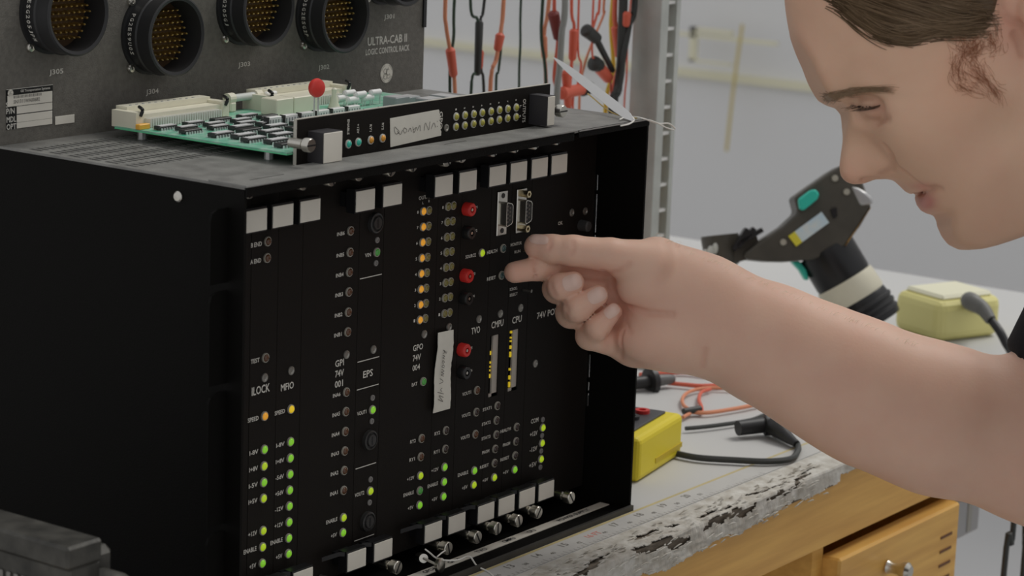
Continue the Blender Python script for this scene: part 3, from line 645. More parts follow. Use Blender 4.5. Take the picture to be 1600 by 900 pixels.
ZT = ZB+.0016
for zx in (.09, .34):
    for zy in (.06, .17): MB().cyl((zx, zy, H), (zx, zy, ZB), .003, n=8).build('standoff', SOLD, cd)
chipm = {}
def chip(x, y, l, w_, h, pins=7, pale=True):
    key = (l, w_, h)
    if key not in chipm:
        b = MB().box((-l/2, -w_/2, .0006), (l/2, w_/2, h), bev=.0004).mesh('chip', CHIP)
        t_ = MB().box((-l*.36, -w_*.42, h), (l*.44, w_*.42, h+.0001)).mesh('chip_top', CHIPGLARE)
        p_ = MB()
        for s_ in (-1, 1):
            for i in range(pins): p_.box((-l/2+(i+.4)*l/pins, s_*w_/2-(.0004 if s_ < 0 else -.0), 0), (-l/2+(i+.75)*l/pins, s_*w_/2+s_*.0014, h*.6))
        chipm[key] = (b, t_, p_.mesh('chip_leads', SOLD))
    b, t_, p_ = chipm[key]; loc = np.array([x, y, ZT])
    o = inst('chip', b, cd, loc); o['_org'] = [float(q) for q in loc]
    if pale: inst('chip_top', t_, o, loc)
    inst('chip_leads', p_, o, loc)
for r, y in enumerate((.052, .066, .080, .094, .108, .120)):
    for c_ in range(4):
        x = .098+.0265*c_+(.006 if r % 2 else 0)
        if r == 5 and c_ == 0: continue
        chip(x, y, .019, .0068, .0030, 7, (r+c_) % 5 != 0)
for r, y in enumerate((.050, .064, .078)):
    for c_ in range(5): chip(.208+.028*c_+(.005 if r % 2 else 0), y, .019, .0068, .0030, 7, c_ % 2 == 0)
for r, y in enumerate((.131, .142, .153)):
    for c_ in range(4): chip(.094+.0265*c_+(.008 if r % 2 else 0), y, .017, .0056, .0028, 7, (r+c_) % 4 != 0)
# white resistor networks standing in two rows
WB = mat('white_component', (.80, .80, .78), .4); GB = mat('grey_component', (.30, .31, .32), .45)
netm = MB().box((-.0065, -.0022, 0), (.0065, .0022, .0062), bev=.0004).mesh('resistor_network', WB)
netl = MB(); [netl.box((-.0055+i*.0028, -.0026, .0006), (-.0047+i*.0028, -.0022, .0045)) for i in range(5)]; netl = netl.mesh('network_marks', GB)
nend = MB().box((-.0068, -.0024, 0), (-.0064, .0024, .0063)).mesh('dark_end', CHIP)
for r, (y, x0) in enumerate(((.118, .160), (.100, .176), (.088, .206))):
    for i in range(6):
        loc = np.array([x0+.0165*i, y, ZT]); o = inst('resistor_network', netm, cd, loc); o['_org'] = [float(q) for q in loc]
        inst('network_marks', netl, o, loc); inst('dark_end', nend, o, loc)
# two cream edge connectors at the rear
for xa, xb in ((.080, .170), (.208, .300)):
    c0 = MB().box((xa+.0006, .168, ZT), (xb-.0006, .1795, ZT+.0085)).box((xa+.006, .180, ZT+.0005), (xb-.004, .190, ZT+.0125)).box((xa, .166, ZT-.0005), (xa+.0065, .188, ZT+.0105)).box((xb-.0065, .166, ZT-.0005), (xb, .188, ZT+.0105)).build('edge_connector', CREAM, cd, label='cream multi-pin edge connector')
    nt2 = MB()
    for i in range(30): nt2.box((xa+.010+i*(xb-xa-.02)/30, .1625, ZT+.0002), (xa+.0112+i*(xb-xa-.02)/30, .168, ZT+.006))
    nt2.build('connector_pins', mat('pale_pins', (.72, .72, .66), .35), c0, kind='stuff')
    nd = MB()
    for i in range(11): nd.box((xa+.012+i*(xb-xa-.024)/11, .183, ZT+.0125), (xa+.0135+i*(xb-xa-.024)/11, .1842, ZT+.0128))
    nd.build('top_notches', GB, c0)
    for xx in (xa+.004, xb-.004): MB().tube([(xx, .166, ZT+.008), (xx+.001, .165, ZT+.012), (xx+.003, .170, ZT+.0135)], .0012, 8).build('rivet_clip', RUB, c0)
q = onZ(223, 197, ZT+.002); MB().box((q[0]-.005, q[1]-.002, ZT), (q[0]+.005, q[1]+.002, ZT+.0035), bev=.0004).build('capacitor', mat('orange_component', (.85, .45, .06), .4), cd, label='orange capacitor')
# glass fuse in cream clips
q = onZ(377, 172, ZT); 
for dx in (-.012, .016): MB().box((q[0]+dx-.003, q[1]-.004, ZT), (q[0]+dx+.003, q[1]+.004, ZT+.007), bev=.001).lathe((q[0]+dx-.003, q[1], ZT+.009), (1, 0, 0), [(0, .004), (.006, .004)], 14).build('fuse_clip', CREAM, cd)
MB().cyl((q[0]-.012, q[1], ZT+.009), (q[0]+.018, q[1], ZT+.009), .0027, n=14).build('glass_fuse', mat('fuse_glass', (.7, .72, .68), .15, spec=.7), cd, smooth=True)
MB().box((q[0]+.022, q[1]-.004, ZT), (q[0]+.034, q[1]+.004, ZT+.011), bev=.001).build('terminal_block', WB, cd)
# cream relay, red disc, resistors, grey relays
q = onZ(460, 176, ZT); MB().box((q[0]-.024, q[1]-.0045, ZT), (q[0]-.006, q[1]+.010, ZT+.0115), bev=.0006).box((q[0]-.0055, q[1]-.0045, ZT), (q[0]+.022, q[1]+.010, ZT+.0115), bev=.0006).build('relay', CREAM, cd, label='cream relay block')
q = onY(494.5, 137.5, .112)
rd = MB().lathe(q+np.array([0, .002, 0]), (-.15, -1, .05), [(0, .0045), (.0008, .0060), (.0026, .0066), (.0044, .0060), (.0052, .0045)], 28).build('varistor', mat('red_varistor', (.72, .05, .04), .4), cd, smooth=True, label='red disc component')
MB().cyl(q+np.array([-.002, 0, -.005]), (q[0]-.002, q[1], ZT), .0006, n=6).cyl(q+np.array([.002, 0, -.005]), (q[0]+.002, q[1], ZT), .0006, n=6).build('leg', SOLD, rd)
rsm = MB().lathe((-.006, 0, 0), (1, 0, 0), [(0, .0012), (.001, .0024), (.011, .0024), (.012, .0012)], 12).mesh('resistor', WB, smooth=True)
for i in range(7):
    x = .258+.0085*(i % 4); y = .140+.010*(i//4); inst('resistor', rsm, cd, (x+.012, y, ZT+.0055+.003*(i % 2)))
    MB().cyl((x+.0065, y, ZT), (x+.0065, y, ZT+.006), .0005, n=6).cyl((x+.0175, y, ZT), (x+.0175, y, ZT+.006), .0005, n=6).build('resistor_leg', SOLD, cd)
for (x, y, l, w_, h) in ((.292, .118, .016, .012, .0085), (.312, .104, .018, .012, .007), (.322, .085, .022, .014, .006), (.334, .062, .026, .012, .006), (.318, .13, .02, .012, .005), (.342, .112, .014, .02, .0055)):
    o = MB().box((x-l/2, y-w_/2, ZT), (x+l/2, y+w_/2, ZT+h), bev=.0005).build('grey_relay', GB, cd)
    MB().box((x-l*.45, y-w_*.45, ZT+h), (x+l*.45, y+w_*.45, ZT+h+.0002)).build('relay_top', mat('pale_grey_top', (.46, .46, .46), .45), o)
q = onZ(522, 168, ZT); MB().lathe((q[0], q[1], ZT), (0, 0, 1), [(0, .0045), (.004, .003), (.006, .0028), (.009, .0018), (.013, .002), (.014, .001)], 14).build('trim_post', CREAM, cd, smooth=True)
# faceplate furniture
def fc(u, v, Y=YF): return onY(u, v, Y)
LENS['T'] = lens_b.mesh('lens_T', led_mat('teal', (.03, .40, .30), .12), smooth=True); LENS['O'] = lens_b.mesh('lens_O', led_mat('off_orange', (.75, .33, .03)), smooth=True)
LENS['Y'] = lens_b.mesh('lens_Y', led_mat('off_yellow', (.40, .37, .06)), smooth=True)
BEZL = MB().lathe((0, 0, 0), (0, -1, 0), [(0, .0029), (.0008, .0028), (.0009, .00222), (0, .00222)], 16, cap0=False, cap1=False).mesh('bezel_pale', mat('pale_bezel', (.55, .55, .5), .4), smooth=True)
def cled(u, v, c):
    p_ = fc(u, v); o = inst('indicator_light', LENS[c], cd, p_); o['_org'] = [float(x) for x in p_]; inst('bezel', BEZL, o, p_)
cled(543.7, 225, 'T'); cled(559.2, 222, 'T'); cled(578.7, 218.8, 'O'); cled(597.2, 215.8, 'O')
for i, x in enumerate((932, 981, 1030, 1077, 1126, 1173, 1219, 1266)):
    u = 450+x*.28125; cled(u, 140+(150, 142, 136, 128, 121, 113, 107, 99)[i]*.28125, 'Y'); cled(u-.4, 140+(206, 199, 190, 183, 175, 167, 159, 152)[i]*.28125, 'Y')
inst('fastener', FAST, cd, fc(697, 199.8))
ct = MB()
for s_, u, v, ln_, th in (('ENABLE', 544.3, 198.5, .0098, .0022), ('+12V', 559.6, 201, .0062, .0022), ('RY1', 579.2, 200, .0046, .0022), ('RY2', 598.2, 197.5, .0046, .0022), ('OUTPUTS', 819, 173, .0165, .0036), ('L', 813.5, 166.5, .0018, .0018), ('R', 812.5, 182, .0018, .0018), ('GPO', 689, 188, .012, .0036)):
    text(ct, s_, fc(u, v, YF-.0003), -UZ, UX, ln_, th)
for i in range(8): text(ct, str(i+1), fc(712.6+i*13.4, 171-i*2.1, YF-.0003), -UZ, UX, .0012, .0016)
ct.build('printed_lettering', PRINT, cd, kind='stuff')
pl = [fc(u, v, YF-.0004) for u, v in ((609.8, 185), (686.5, 171), (690, 211.7), (610.3, 230))]
po = MB(); nn = 14
edge_r = [pl[1]+(pl[2]-pl[1])*i/nn+np.array([random.uniform(-.0007, .0003), 0, 0]) for i in range(nn+1)]
po.prism([pl[0]]+edge_r+[pl[3]], (0, .0003, 0)); pp = po.build('paper_label', PAPER, cd, label='cream paper label with handwriting')
hw = MB()
for st in ([(616, 199), (618, 209), (624, 206), (617, 198)], [(621, 205), (626, 210), (629, 203)], [(630, 204), (633, 208), (636, 203), (632, 200), (630, 204)], [(638, 206), (641, 200), (643, 206)], [(645, 198), (647, 207), (651, 199), (646, 203)], [(652, 204), (656, 196), (657, 205)], [(663, 204), (665, 192), (670, 203), (672, 190)], [(674, 201), (678, 192), (681, 199)], [(683, 190), (684, 189)], [(683, 198), (684, 197)]):
    hw.ribbon(spline([fc(a, b, YF-.0007) for a, b in st], 4), .0004, nY)
hw.build('handwriting', MATS['pencil'], pp)
def ejector(ua, ub, va, vb, dep, wside):
    a = onY(ua, va, YF-dep); b = onY(ub, vb, YF-dep)
    e = MB().box((a[0]-.0006, YF-dep+.0008, b[2]-.0003), (b[0]+.0006, YF, a[2]+.0003)).build('ejector_handle', mat('ejector_dark_grey', (.035, .033, .036), .45), cd)
    MB().box((a[0], YF-dep, b[2]), (b[0], YF-dep+.0008, a[2]), bev=.0002).build('label_tab', WHT, e, label='blank white label tab')
ejector(507, 534.5, 209, 251, .013, 1); ejector(857.5, 866, 151.5, 195, .016, 0)
for (u, v, Yh) in ((487, 227.5, YF-.017), (881, 174, YF-.012)):
    c = onY(u, v, Yh); o = MB().lathe((c[0], Yh, c[2]), (0, 1, 0), [(0, .0040), (.0008, .0045), (.005, .0045), (.0052, .0024), (.0065, .0024), (.0067, .0032), (YF-Yh, .0032)], 18).build('thumbscrew', STEEL, cd, smooth=True)
    MB().box((c[0]-.0042, Yh-.0003, c[2]-.0005), (c[0]+.0042, Yh+.0001, c[2]+.0005)).build('slot', BLKPL, o)

# ------------------------------------------------------------------ white spudger and strings on the rack top
sp = thing('plastic_spudger', 'white pointed plastic strip sticking up behind the rack corner', 'spudger', onZ(985, 186, H))
a, b = onD(866, 91, 1.93), onZ(990, 189, H+.0008); axv = b-a; L_ = np.linalg.norm(axv); axv /= L_; wv = np.cross(axv, RC[2]); wv /= np.linalg.norm(wv); nv = np.cross(axv, wv)
prof = [(0, .0003), (.010, .0014), (.025, .0024), (.05, .0032), (L_*.8, .0036), (L_*.93, .0030), (L_, .001)]
poly = [a+axv*d+wv*h for d, h in prof] + [a+axv*d-wv*h for d, h in prof[::-1]]
MB().prism(poly, nv*.0012).build('blade', mat('white_plastic', (.84, .84, .84), .4), sp)
MB().tube([a+axv*L_*.5-wv*.0052, a+axv*L_*.8-wv*.0050, b+np.array([.004, .0, .0015])], .0005, 6).build('gold_wire', mat('brass_wire', (.75, .55, .2), .35, metal=.8), sp)
st_ = thing('white_string', 'loop of thin white string on the right corner of the rack top', 'string', onZ(985, 188, H))
MB().tube([onZ(970, 196.5, H+.001), onZ(982, 194, H+.001), onY(990, 189, -.003), onY(989, 184, .0), onZ(980, 182, H+.002), onZ(968, 187, H+.001)], .0006, 6).build('loop', STR, st_)
MB().tube([onZ(985, 182, H+.001), onZ(1000, 184, H+.0015), onX(1016, 189, .441), onX(1030, 193, .452), onX(1045, 193, .465), onX(1055, 201, .475)], .0006, 6).build('strand', STR, st_)
MB().tube([onZ(1003, 185, H+.0012), onX(1022, 190, .445), onX(1040, 199, .458), onX(1053, 203, .468)], .0005, 6).build('strand', STR, st_)

# ------------------------------------------------------------------ bench vise
IRON = mat('worn_dark_iron', (.018, .0175, .015), .5, metal=.3, vary=.8, vscale=55, col2=(.075, .072, .062), bump=.6, bscale=120)
vi = thing('bench_vise', 'dark worn iron bench vise at the lower left corner', 'vise', (-.17, .03, 0))
MB().box((-.236, -.045, 0), (-.105, .17, .016), bev=.003).build('base', IRON, vi)
MB().box((-.205, -.035, .016), (-.135, .15, .085), bev=.006).build('body', IRON, vi)
jaw = MB().box((-.1905, -.0475, .117), (-.164, .14, .130), bev=.0016).build('jaw', IRON, vi)
MB().box((-.1875, -.0465, .080), (-.165, .14, .117), bev=.001).build('jaw_plate', IRON, jaw)
rb = MB()
for i in range(22): rb.box((-.1887, -.036+.0058*i, .0895), (-.1875, -.033+.0058*i, .106), bev=.0004)
rb.build('serration', mat('bright_iron', (.30, .29, .27), .4, metal=.6, vary=.4, vscale=80), jaw)
MB().box((-.165, -.040, .078), (-.147, .12, .121), bev=.004).build('slide', IRON, vi)
MB().lathe((-.160, -.03, .094), (0, -1, 0), [(0, .016), (.022, .016), (.030, .013), (.034, .009)], 24).build('screw_boss', IRON, vi, smooth=True)
MB().lathe((-.160, -.064, .094), (0, -1, 0), [(0, .007), (.006, .007), (.010, .005)], 8).build('nut', mat('pale_iron', (.4, .38, .32), .45, metal=.5), vi)
MB().cyl((-.160, -.060, .094), (-.160, -.060, .04), .004, n=12).build('handle_bar', IRON, vi, smooth=True)

# ------------------------------------------------------------------ yellow multimeter behind the rack
YEL = mat('yellow_rubber', (.80, .66, .03), .5, spec=.4)
A0 = np.array([.597, .053, 0.]); e1 = np.array([-.981, -.192, 0]); e2 = np.array([-.192, .981, 0])
mm = thing('multimeter', 'yellow multimeter lying flat on the bench behind the rack', 'multimeter', A0+e1*.048+e2*.09)
def mm_box(a0, a1, b0, b1, z0, z1, name, m, par, bev=0):
    c = A0+e1*(a0+a1)/2+e2*(b0+b1)/2+UZ*(z0+z1)/2
    o = MB().obox(c, (e1, e2, UZ), ((a1-a0)/2, (b1-b0)/2, (z1-z0)/2)).build(name, m, par)
    if bev: bm_ = o.modifiers.new('bev', 'BEVEL'); bm_.width = bev; bm_.segments = 3
    return o
mm_box(0, .096, 0, .185, 0, .036, 'case', YEL, mm, .005)
mm_box(.010, .086, .012, .172, .0355, .038, 'face_panel', mat('dark_face', (.05, .05, .055), .4), mm, .001)
mm_box(.018, .078, .118, .160, .0378, .0388, 'display', mat('lcd_grey', (.42, .45, .40), .2), mm)
MB().lathe(A0+e1*.048+e2*.07+UZ*.0378, UZ, [(0, .021), (.008, .020), (.009, .018)], 24).build('dial', RUB, mm, smooth=True)
for k in range(3): MB().lathe(A0+e1*(.026+.022*k)+e2*.026+UZ*.0378, UZ, [(0, .006), (.003, .006), (.003, .003), (.001, .003)], 14).build('socket', RUB if k else JR, mm, smooth=True)
mm_box(.002, .060, -.0006, .0005, .008, .012, 'side_groove', mat('dull_yellow', (.6, .45, .02), .6), mm)

# ------------------------------------------------------------------ leads lying on the bench
REDW = mat('red_lead', (.74, .14, .08), .45); ORW = mat('orange_lead', (.78, .30, .16), .45); BKW = mat('grey_black_lead', (.035, .038, .035), .5); GRNW = mat('green_black_lead', (.03, .06, .035), .5)
def bench_lead(name, label, pts, r, m, z=.004, grp='test leads on the bench'):
    P = [onZ(u, v, z) for u, v in pts]; c = P[0].copy(); c[2] = 0
    o = thing(name, label, 'lead', c, grp); MB().tube(P, r, 8).build('cord', m, o, smooth=True); return o
bl = bench_lead('test_lead', 'black test lead with angled plug curling across the white mat', [(1045, 706), (1090, 715), (1150, 719), (1200, 721), (1235, 717), (1246, 706), (1247, 696), (1243, 690)], .0026, BKW)
q0, q1, q2, q3 = onZ(1153, 669, .009), onZ(1193, 664, .010), onZ(1204, 664, .010), onZ(1245, 694, .005)
MB().lathe(q0, q1-q0, [(0, .0065), (np.linalg.norm(q1-q0), .0068)], 18).build('plug_sleeve', RUB, bl, smooth=True)
MB().lathe(q1, q2-q1, [(0, .0068), (.001, .009), (.006, .009), (.008, .008)], 18).build('plug_collar', RUB, bl, smooth=True)
MB().tube([q2, (q2*2+q3)/3+UZ*.001, (q2+q3*2)/3, q3], [.0085, .0075, .005, .003], 12, smooth=4).build('plug_boot', RUB, bl, smooth=True)
bench_lead('test_lead', 'thin dark lead running to the right behind the angled plug', [(1071, 669.5), (1090, 668), (1125, 664), (1170, 657), (1190, 650), (1207, 643), (1250, 615)], .0018, BKW)
bench_lead('test_lead', 'orange lead looping beside the multimeter', [(1067, 652), (1080, 643), (1068, 633), (1067, 621), (1080, 611), (1110, 606), (1160, 607), (1230, 604)], .0016, ORW)
bench_lead('test_lead', 'orange lead running from the loop towards the elbow', [(1068, 642), (1100, 645), (1140, 640), (1190, 630), (1260, 610)], .0018, ORW)
bench_lead('test_lead', 'short red lead forming an upright in the orange loop', [(1097, 645), (1096, 635), (1092, 625), (1096, 613), (1110, 608)], .0016, REDW)
bench_lead('test_lead', 'red lead arching behind the grey probe', [(1000, 586), (1030, 583), (1070, 581), (1110, 585), (1170, 590)], .0024, REDW)
bench_lead('test_lead', 'red lead leaving the grey probe to the right', [(1040, 598), (1070, 601), (1100, 603), (1150, 600), (1200, 596)], .0020, REDW)
q0, q1 = onZ(1068, 643, .006), onZ(1094, 639, .006)
o = MB().cyl(q0, q1, .0028, .0032, 12).build('lead_clip', BKW, smooth=True); tag(o, 'small grey clip on the orange lead loop', 'clip')
pb = thing('test_probe', 'grey test probe with round finger guard beside the rack', 'probe', onZ(1012, 596, 0))
q0, q1, q2 = onZ(998, 598, .008), onZ(1015, 596, .008), onZ(1051, 592, .008); dv = q2-q0; dv /= np.linalg.norm(dv)
MB().lathe(q0-dv*.04, dv, [(0, .002), (.01, .0055), (.04+np.linalg.norm(q1-q0), .006)], 16).build('handle', RUB, pb, smooth=True)
MB().lathe(q1-dv*.002, dv, [(0, .0075), (.001, .0125), (.006, .0125), (.008, .007)], 20).build('finger_guard', RUB, pb, smooth=True)
MB().lathe(q1+dv*.005, dv, [(0, .0058), (np.linalg.norm(q2-q1)-.008, .0046), (np.linalg.norm(q2-q1)-.004, .0035)], 16).build('nose', mat('grey_plastic', (.14, .14, .14), .45), pb, smooth=True)

# ------------------------------------------------------------------ slotted post, hanger rail and hanging leads
GP = mat('grey_galvanised', (.62, .64, .60), .45, metal=.3, vary=.25, vscale=25); GPD = mat('dark_grey_paint', (.34, .34, .31), .5)
psx0 = onY(1033, 0, .25)[0]; psx1 = onY(1063, 0, .25)[0]; zt_ = .62
ps = thing('slotted_post', 'grey slotted metal post standing behind the rack', 'post', ((psx0+psx1)/2, .26, 0))
wd = psx1-psx0
MB().box((psx0, .249, 0), (psx0+wd*.38, .279, zt_)).box((psx1-wd*.2, .249, 0), (psx1, .279, zt_)).box((psx0+wd*.38, .262, 0), (psx1-wd*.2, .279, zt_)).build('channel', GP, ps)
rung = MB().box((-wd*.24, -.001, -.0015), (wd*.24, .010, .0015)).mesh('rung', mat('pale_rung', (.78, .78, .75), .5))
zr = onY(1050, 45, .25)[2]
for k in range(-15, 13):
    z = zr+.0242*k
    if .01 < z < zt_: inst('rung', rung, ps, (psx0+wd*.58, .252, z))
MB().box((psx0+wd*.45, .2605, .02), (psx0+wd*.6, .262, .25)).build('ochre_stripe', mat('ochre', (.6, .42, .16), .5), ps)
MB().box((psx0+wd*.62, .2605, .02), (psx0+wd*.72, .262, zt_)).build('pink_stripe', mat('dusty_pink', (.62, .48, .45), .5), ps)
MB().box((psx0-.02, .23, -.0), (psx1+.02, .30, .006)).build('foot', GP, ps)
rl = thing('lead_hanger', 'comb rail carrying the hanging test leads above the frame', 'rail', (.72, .3, .56))
MB().box((.50, .27, .575), (psx0+.005, .29, .59)).build('rail', GP, rl)
MB().box((.50, .29, .0), (.512, .302, .59)).build('rail_leg', GP, rl)
def hang(label, pts, r, m, Y=.29, boots=(), tail=True, extra=None):
    P = [onY(u, v, Y) for u, v in pts]; top = P[0].copy(); top[2] = .575; top[1] = .285
    mid = (P[0]+top)/2
    Q = [top, mid]+P
    if tail:
        e = P[-1]; Q += [np.array([e[0]+.01, e[1], e[2]*.5]), np.array([e[0], e[1], .012])]
    o = thing('hanging_lead', label, 'lead', (top[0], Y, .57), 'test leads hanging from the rail')
    MB().tube(Q, r*.85, 8).build('cord', m, o, smooth=True)
    for (ua, va, ub, vb, rr, mm_) in boots:
        a_, b_ = onY(ua, va, Y), onY(ub, vb, Y); MB().lathe(a_, b_-a_, [(0, rr*.6), (.002, rr), (np.linalg.norm(b_-a_)-.002, rr*.85), (np.linalg.norm(b_-a_), rr*.5)], 12).build('boot', mm_, o, smooth=True)
    return o
hang('leftmost red lead hanging beside the connector panel', [(696, 0), (697, 40), (704, 85), (711, 146)], .0021, ORW, .29, [(703, 75, 709, 120, .0042, REDW)])
hang('dark lead crossing the leftmost red lead', [(710, 0), (709, 60), (697, 45+40), (702, 146)][0:1]+[(709, 55), (704, 95), (703, 146)], .0016, GRNW, .295)
hang('dark green lead of the second pair, slanting to a joint', [(735, 0), (746, 30), (749, 60), (745, 110), (736, 146)], .0016, GRNW, .29, [(749, 32, 746, 118, .0036, BKW)])
hang('grey lead of the second pair with a red boot', [(757, 0), (751, 30), (749, 70), (752, 110), (756, 146)], .0016, BKW, .30, [(750, 78, 749, 108, .0036, REDW)])
hang('red lead of the third pair with a thick red boot', [(787, 0), (783, 45), (776, 90), (766, 143)], .0022, ORW, .29, [(782, 52, 777, 80, .0042, REDW)])
hang('dark green lead of the third pair', [(785, 10), (784, 60), (779, 110), (775, 142)], .0014, GRNW, .298)
hang('single thin green lead hanging alone', [(814, 0), (813, 70), (811, 136)], .0013, GRNW, .29)
hang('dark green lead left of the dark red boots', [(848, 0), (846, 60), (853, 132)], .0018, GRNW, .29)
hang('orange lead left of the thick grey cable', [(858, 0), (851, 45), (849, 80), (853, 132)], .0022, ORW, .297, [(849, 55, 851, 92, .0034, ORW)])
hang('dark red lead with a long dark boot', [(866, 0), (868, 20), (872, 60), (866, 120), (870, 160)], .0020, REDW, .28, [(864, 18, 873, 62, .0052, mat('maroon_boot', (.22, .035, .03), .5))])
hang('thick grey cable hanging in front of the red leads', [(883, 0), (878, 50), (875, 100), (870, 165)], .0034, mat('grey_cable', (.30, .31, .29), .5), .27)
hang('red lead with a slim red boot right of the grey cable', [(893, 0), (897, 40), (896, 75), (893, 100), (890, 165)], .0018, REDW, .285, [(897, 45, 894, 95, .0042, REDW)])
hang('thin red lead ending in a black crocodile clip', [(937, 0), (933, 22), (926, 45)], .0014, REDW, .285, [(914, 46, 934, 62, .0062, BKW), (930, 58, 958, 112, .0032, BKW)], tail=False)
hang('thin orange lead passing the black crocodile clip', [(944, 0), (944, 20), (928, 60), (912, 106), (905, 165)], .0014, ORW, .30)
hang('yellow lead hanging between the red and black cables', [(957, 5), (955, 50), (958, 110), (946, 170)], .0024, mat('yellow_lead', (.72, .55, .05), .45), .30)
hang('thick red lead left of the thick black cable', [(961, 0), (963, 50), (967, 100), (955, 170)], .0028, REDW, .29, [(962, 40, 967, 90, .0044, REDW)])
hang('thick black cable bundled with the red lead', [(974, 0), (972, 50), (970, 100), (965, 140), (957, 178)], .0050, BKW, .28)
hang('black cable leaning against the thick black cable', [(992, 0), (983, 40), (975, 85), (968, 130), (960, 178)], .0034, BKW, .275, [(980, 18, 978, 42, .004, REDW)])
hang('thin red lead at the far right of the bundle', [(983, 30), (980, 80), (979, 120), (975, 180)], .0010, REDW, .30)
hang('red crocodile clip with a black tip behind the faceplate corner', [(903, 60), (908, 100), (903, 130), (895, 165)], .0012, REDW, .282, [(876, 146, 916, 138, .0060, REDW), (908, 140, 924, 136, .0066, BKW), (884, 110, 888, 168, .0042, REDW)])
hang('red boot with a black cap beside the yellow lead', [(925, 60), (932, 95), (950, 120), (955, 160)], .0012, REDW, .287, [(932, 100, 952, 124, .0060, REDW), (926, 98, 938, 104, .0072, BKW)])

# ------------------------------------------------------------------ pistol-shaped power tool in the background
TD = 2.47; tx, ty, tz = RC[0], -RC[1], RC[2]
def tp3(zx, zy, dd=0): return onD(1080+.3111*zx, 260+.3111*zy, TD+dd)
TB = mat('tool_dark_grey', (.085, .076, .060), .45, spec=.4, vary=.3, vscale=40); TEAL = mat('teal_plastic', (.03, .55, .42), .4)
tl = thing('power_tool', 'dark grey pistol-grip power tool with teal buttons behind the arm', 'power tool', onZ(1400, 522, 0))
def tprism(pts, th, name, m, par, off=0, bev=.004):
    o = MB().prism([tp3(a, b, off-th/2) for a, b in pts], tz*th).build(name, m, par)
    if bev: k = o.modifiers.new('bev', 'BEVEL'); k.width = bev; k.segments = 3
    return o
body = tprism([(515, 155), (585, 105), (700, 25), (760, -10), (850, 40), (905, 205), (850, 300), (775, 400), (700, 445), (610, 468), (480, 480), (380, 478), (280, 468), (262, 440), (335, 382), (460, 300), (535, 230)], .052, 'body', TB, tl, bev=.008)
tprism([(905, 205), (890, 225), (775, 400), (790, 372), (880, 240)], .03, 'orange_stripe', mat('tool_orange', (.62, .32, .05), .5), tl, off=-.012, bev=0)
tprism([(800, 95), (850, 200), (915, 190), (915, 160), (880, 130), (840, 105)], .055, 'end_cap', mat('tool_silver', (.5, .5, .5), .3, metal=.6), tl, bev=.003)
tprism([(538, 165), (600, 118), (628, 115), (645, 140), (635, 165), (565, 222), (545, 215)], .010, 'button', TEAL, body, off=-.030, bev=.003)
tprism([(488, 350), (655, 228), (693, 282), (528, 402)], .002, 'sticker', mat('sticker_pale_blue', (.52, .70, .82), .4, vary=.5, vscale=60, col2=(.8, .78, .7)), body, off=-.0275, bev=0)
tprism([(488, 350), (520, 327), (558, 380), (528, 402)], .0024, 'sticker_end', mat('sticker_yellow', (.75, .66, .05), .4), body, off=-.0277, bev=0)
for zx, zy in ((462, 381), (780, 128), (722, 60)): MB().lathe(tp3(zx, zy, -.0265), -tz, [(0, .0035), (.002, .003)], 12).build('screw', mat('tool_screw', (.5, .48, .4), .4, metal=.7), body, smooth=True)
tprism([(700, 215), (730, 205), (735, 250), (715, 262)], .004, 'recess', BLKPL, body, off=-.0262, bev=0)
tprism([(505, 478), (545, 475), (580, 520), (592, 572), (575, 570), (545, 520)], .020, 'trigger', TEAL, tl, bev=.002)
ha, hb = tp3(690, 440), tp3(905, 800); hv = hb-ha; hl_ = np.linalg.norm(hv); hv /= hl_
def hseg(d0, d1, r0, r1, name, m):
    MB().lathe(ha+hv*d0*hl_, hv, [(0, r0*.97), (.003, r0), ((d1-d0)*hl_-.003, r1), ((d1-d0)*hl_, r1*.97)], 28).build(name, m, tl, smooth=True)
hseg(-.08, .36, .0285, .0285, 'grip_upper', BLKPL); hseg(.36, .64, .0300, .0310, 'grip_band', mat('tool_cream', (.74, .70, .55), .45, vary=.1, vscale=30)); hseg(.64, 1.0, .0310, .0325, 'battery', BLKPL)
for k in range(3): MB().lathe(ha+hv*(.72+.08*k)*hl_, hv, [(0, .0318), (.001, .0332), (.004, .0332), (.005, .0318)], 28, cap0=False, cap1=False).build('battery_rib', RUB, tl, smooth=True)
na, nb = tp3(160, 512), tp3(142, 345); nv_ = nb-na; nl_ = np.linalg.norm(nv_)
nz = MB().lathe(na, nv_, [(0, .011), (.004, .0165), (nl_*.8, .0185), (nl_, .0185), (nl_, .016), (nl_*.3, .015)], 28).build('nozzle', TB, tl, smooth=True, label='round slotted nozzle cup')
for zx, zy in ((72, 445), (97, 428), (122, 412)): MB().ell(tp3(zx, zy, -.0165+.004*abs(zx-110)/40), (.0032, .0032, .0060)).build('slot', mat('nozzle_slot', (.6, .6, .55), .5), nz, smooth=True)
nv_ = tp3(230, 430)-tp3(280, 415)
for k in range(3):
    a_, b_ = tp3(225+30*k, 395-18*k, -.012), tp3(262+26*k, 360+2*k-22, -.012); MB().obox((a_+b_)/2, (b_-a_, np.cross(b_-a_, tz), tz), (.012, .0022, .014)).build('fin', BLKPL, tl)
MB().obox(tp3(258, 420), (nv_, np.cross(nv_, tz), tz), (.016, .010, .013)).build('nozzle_neck', TB, tl)

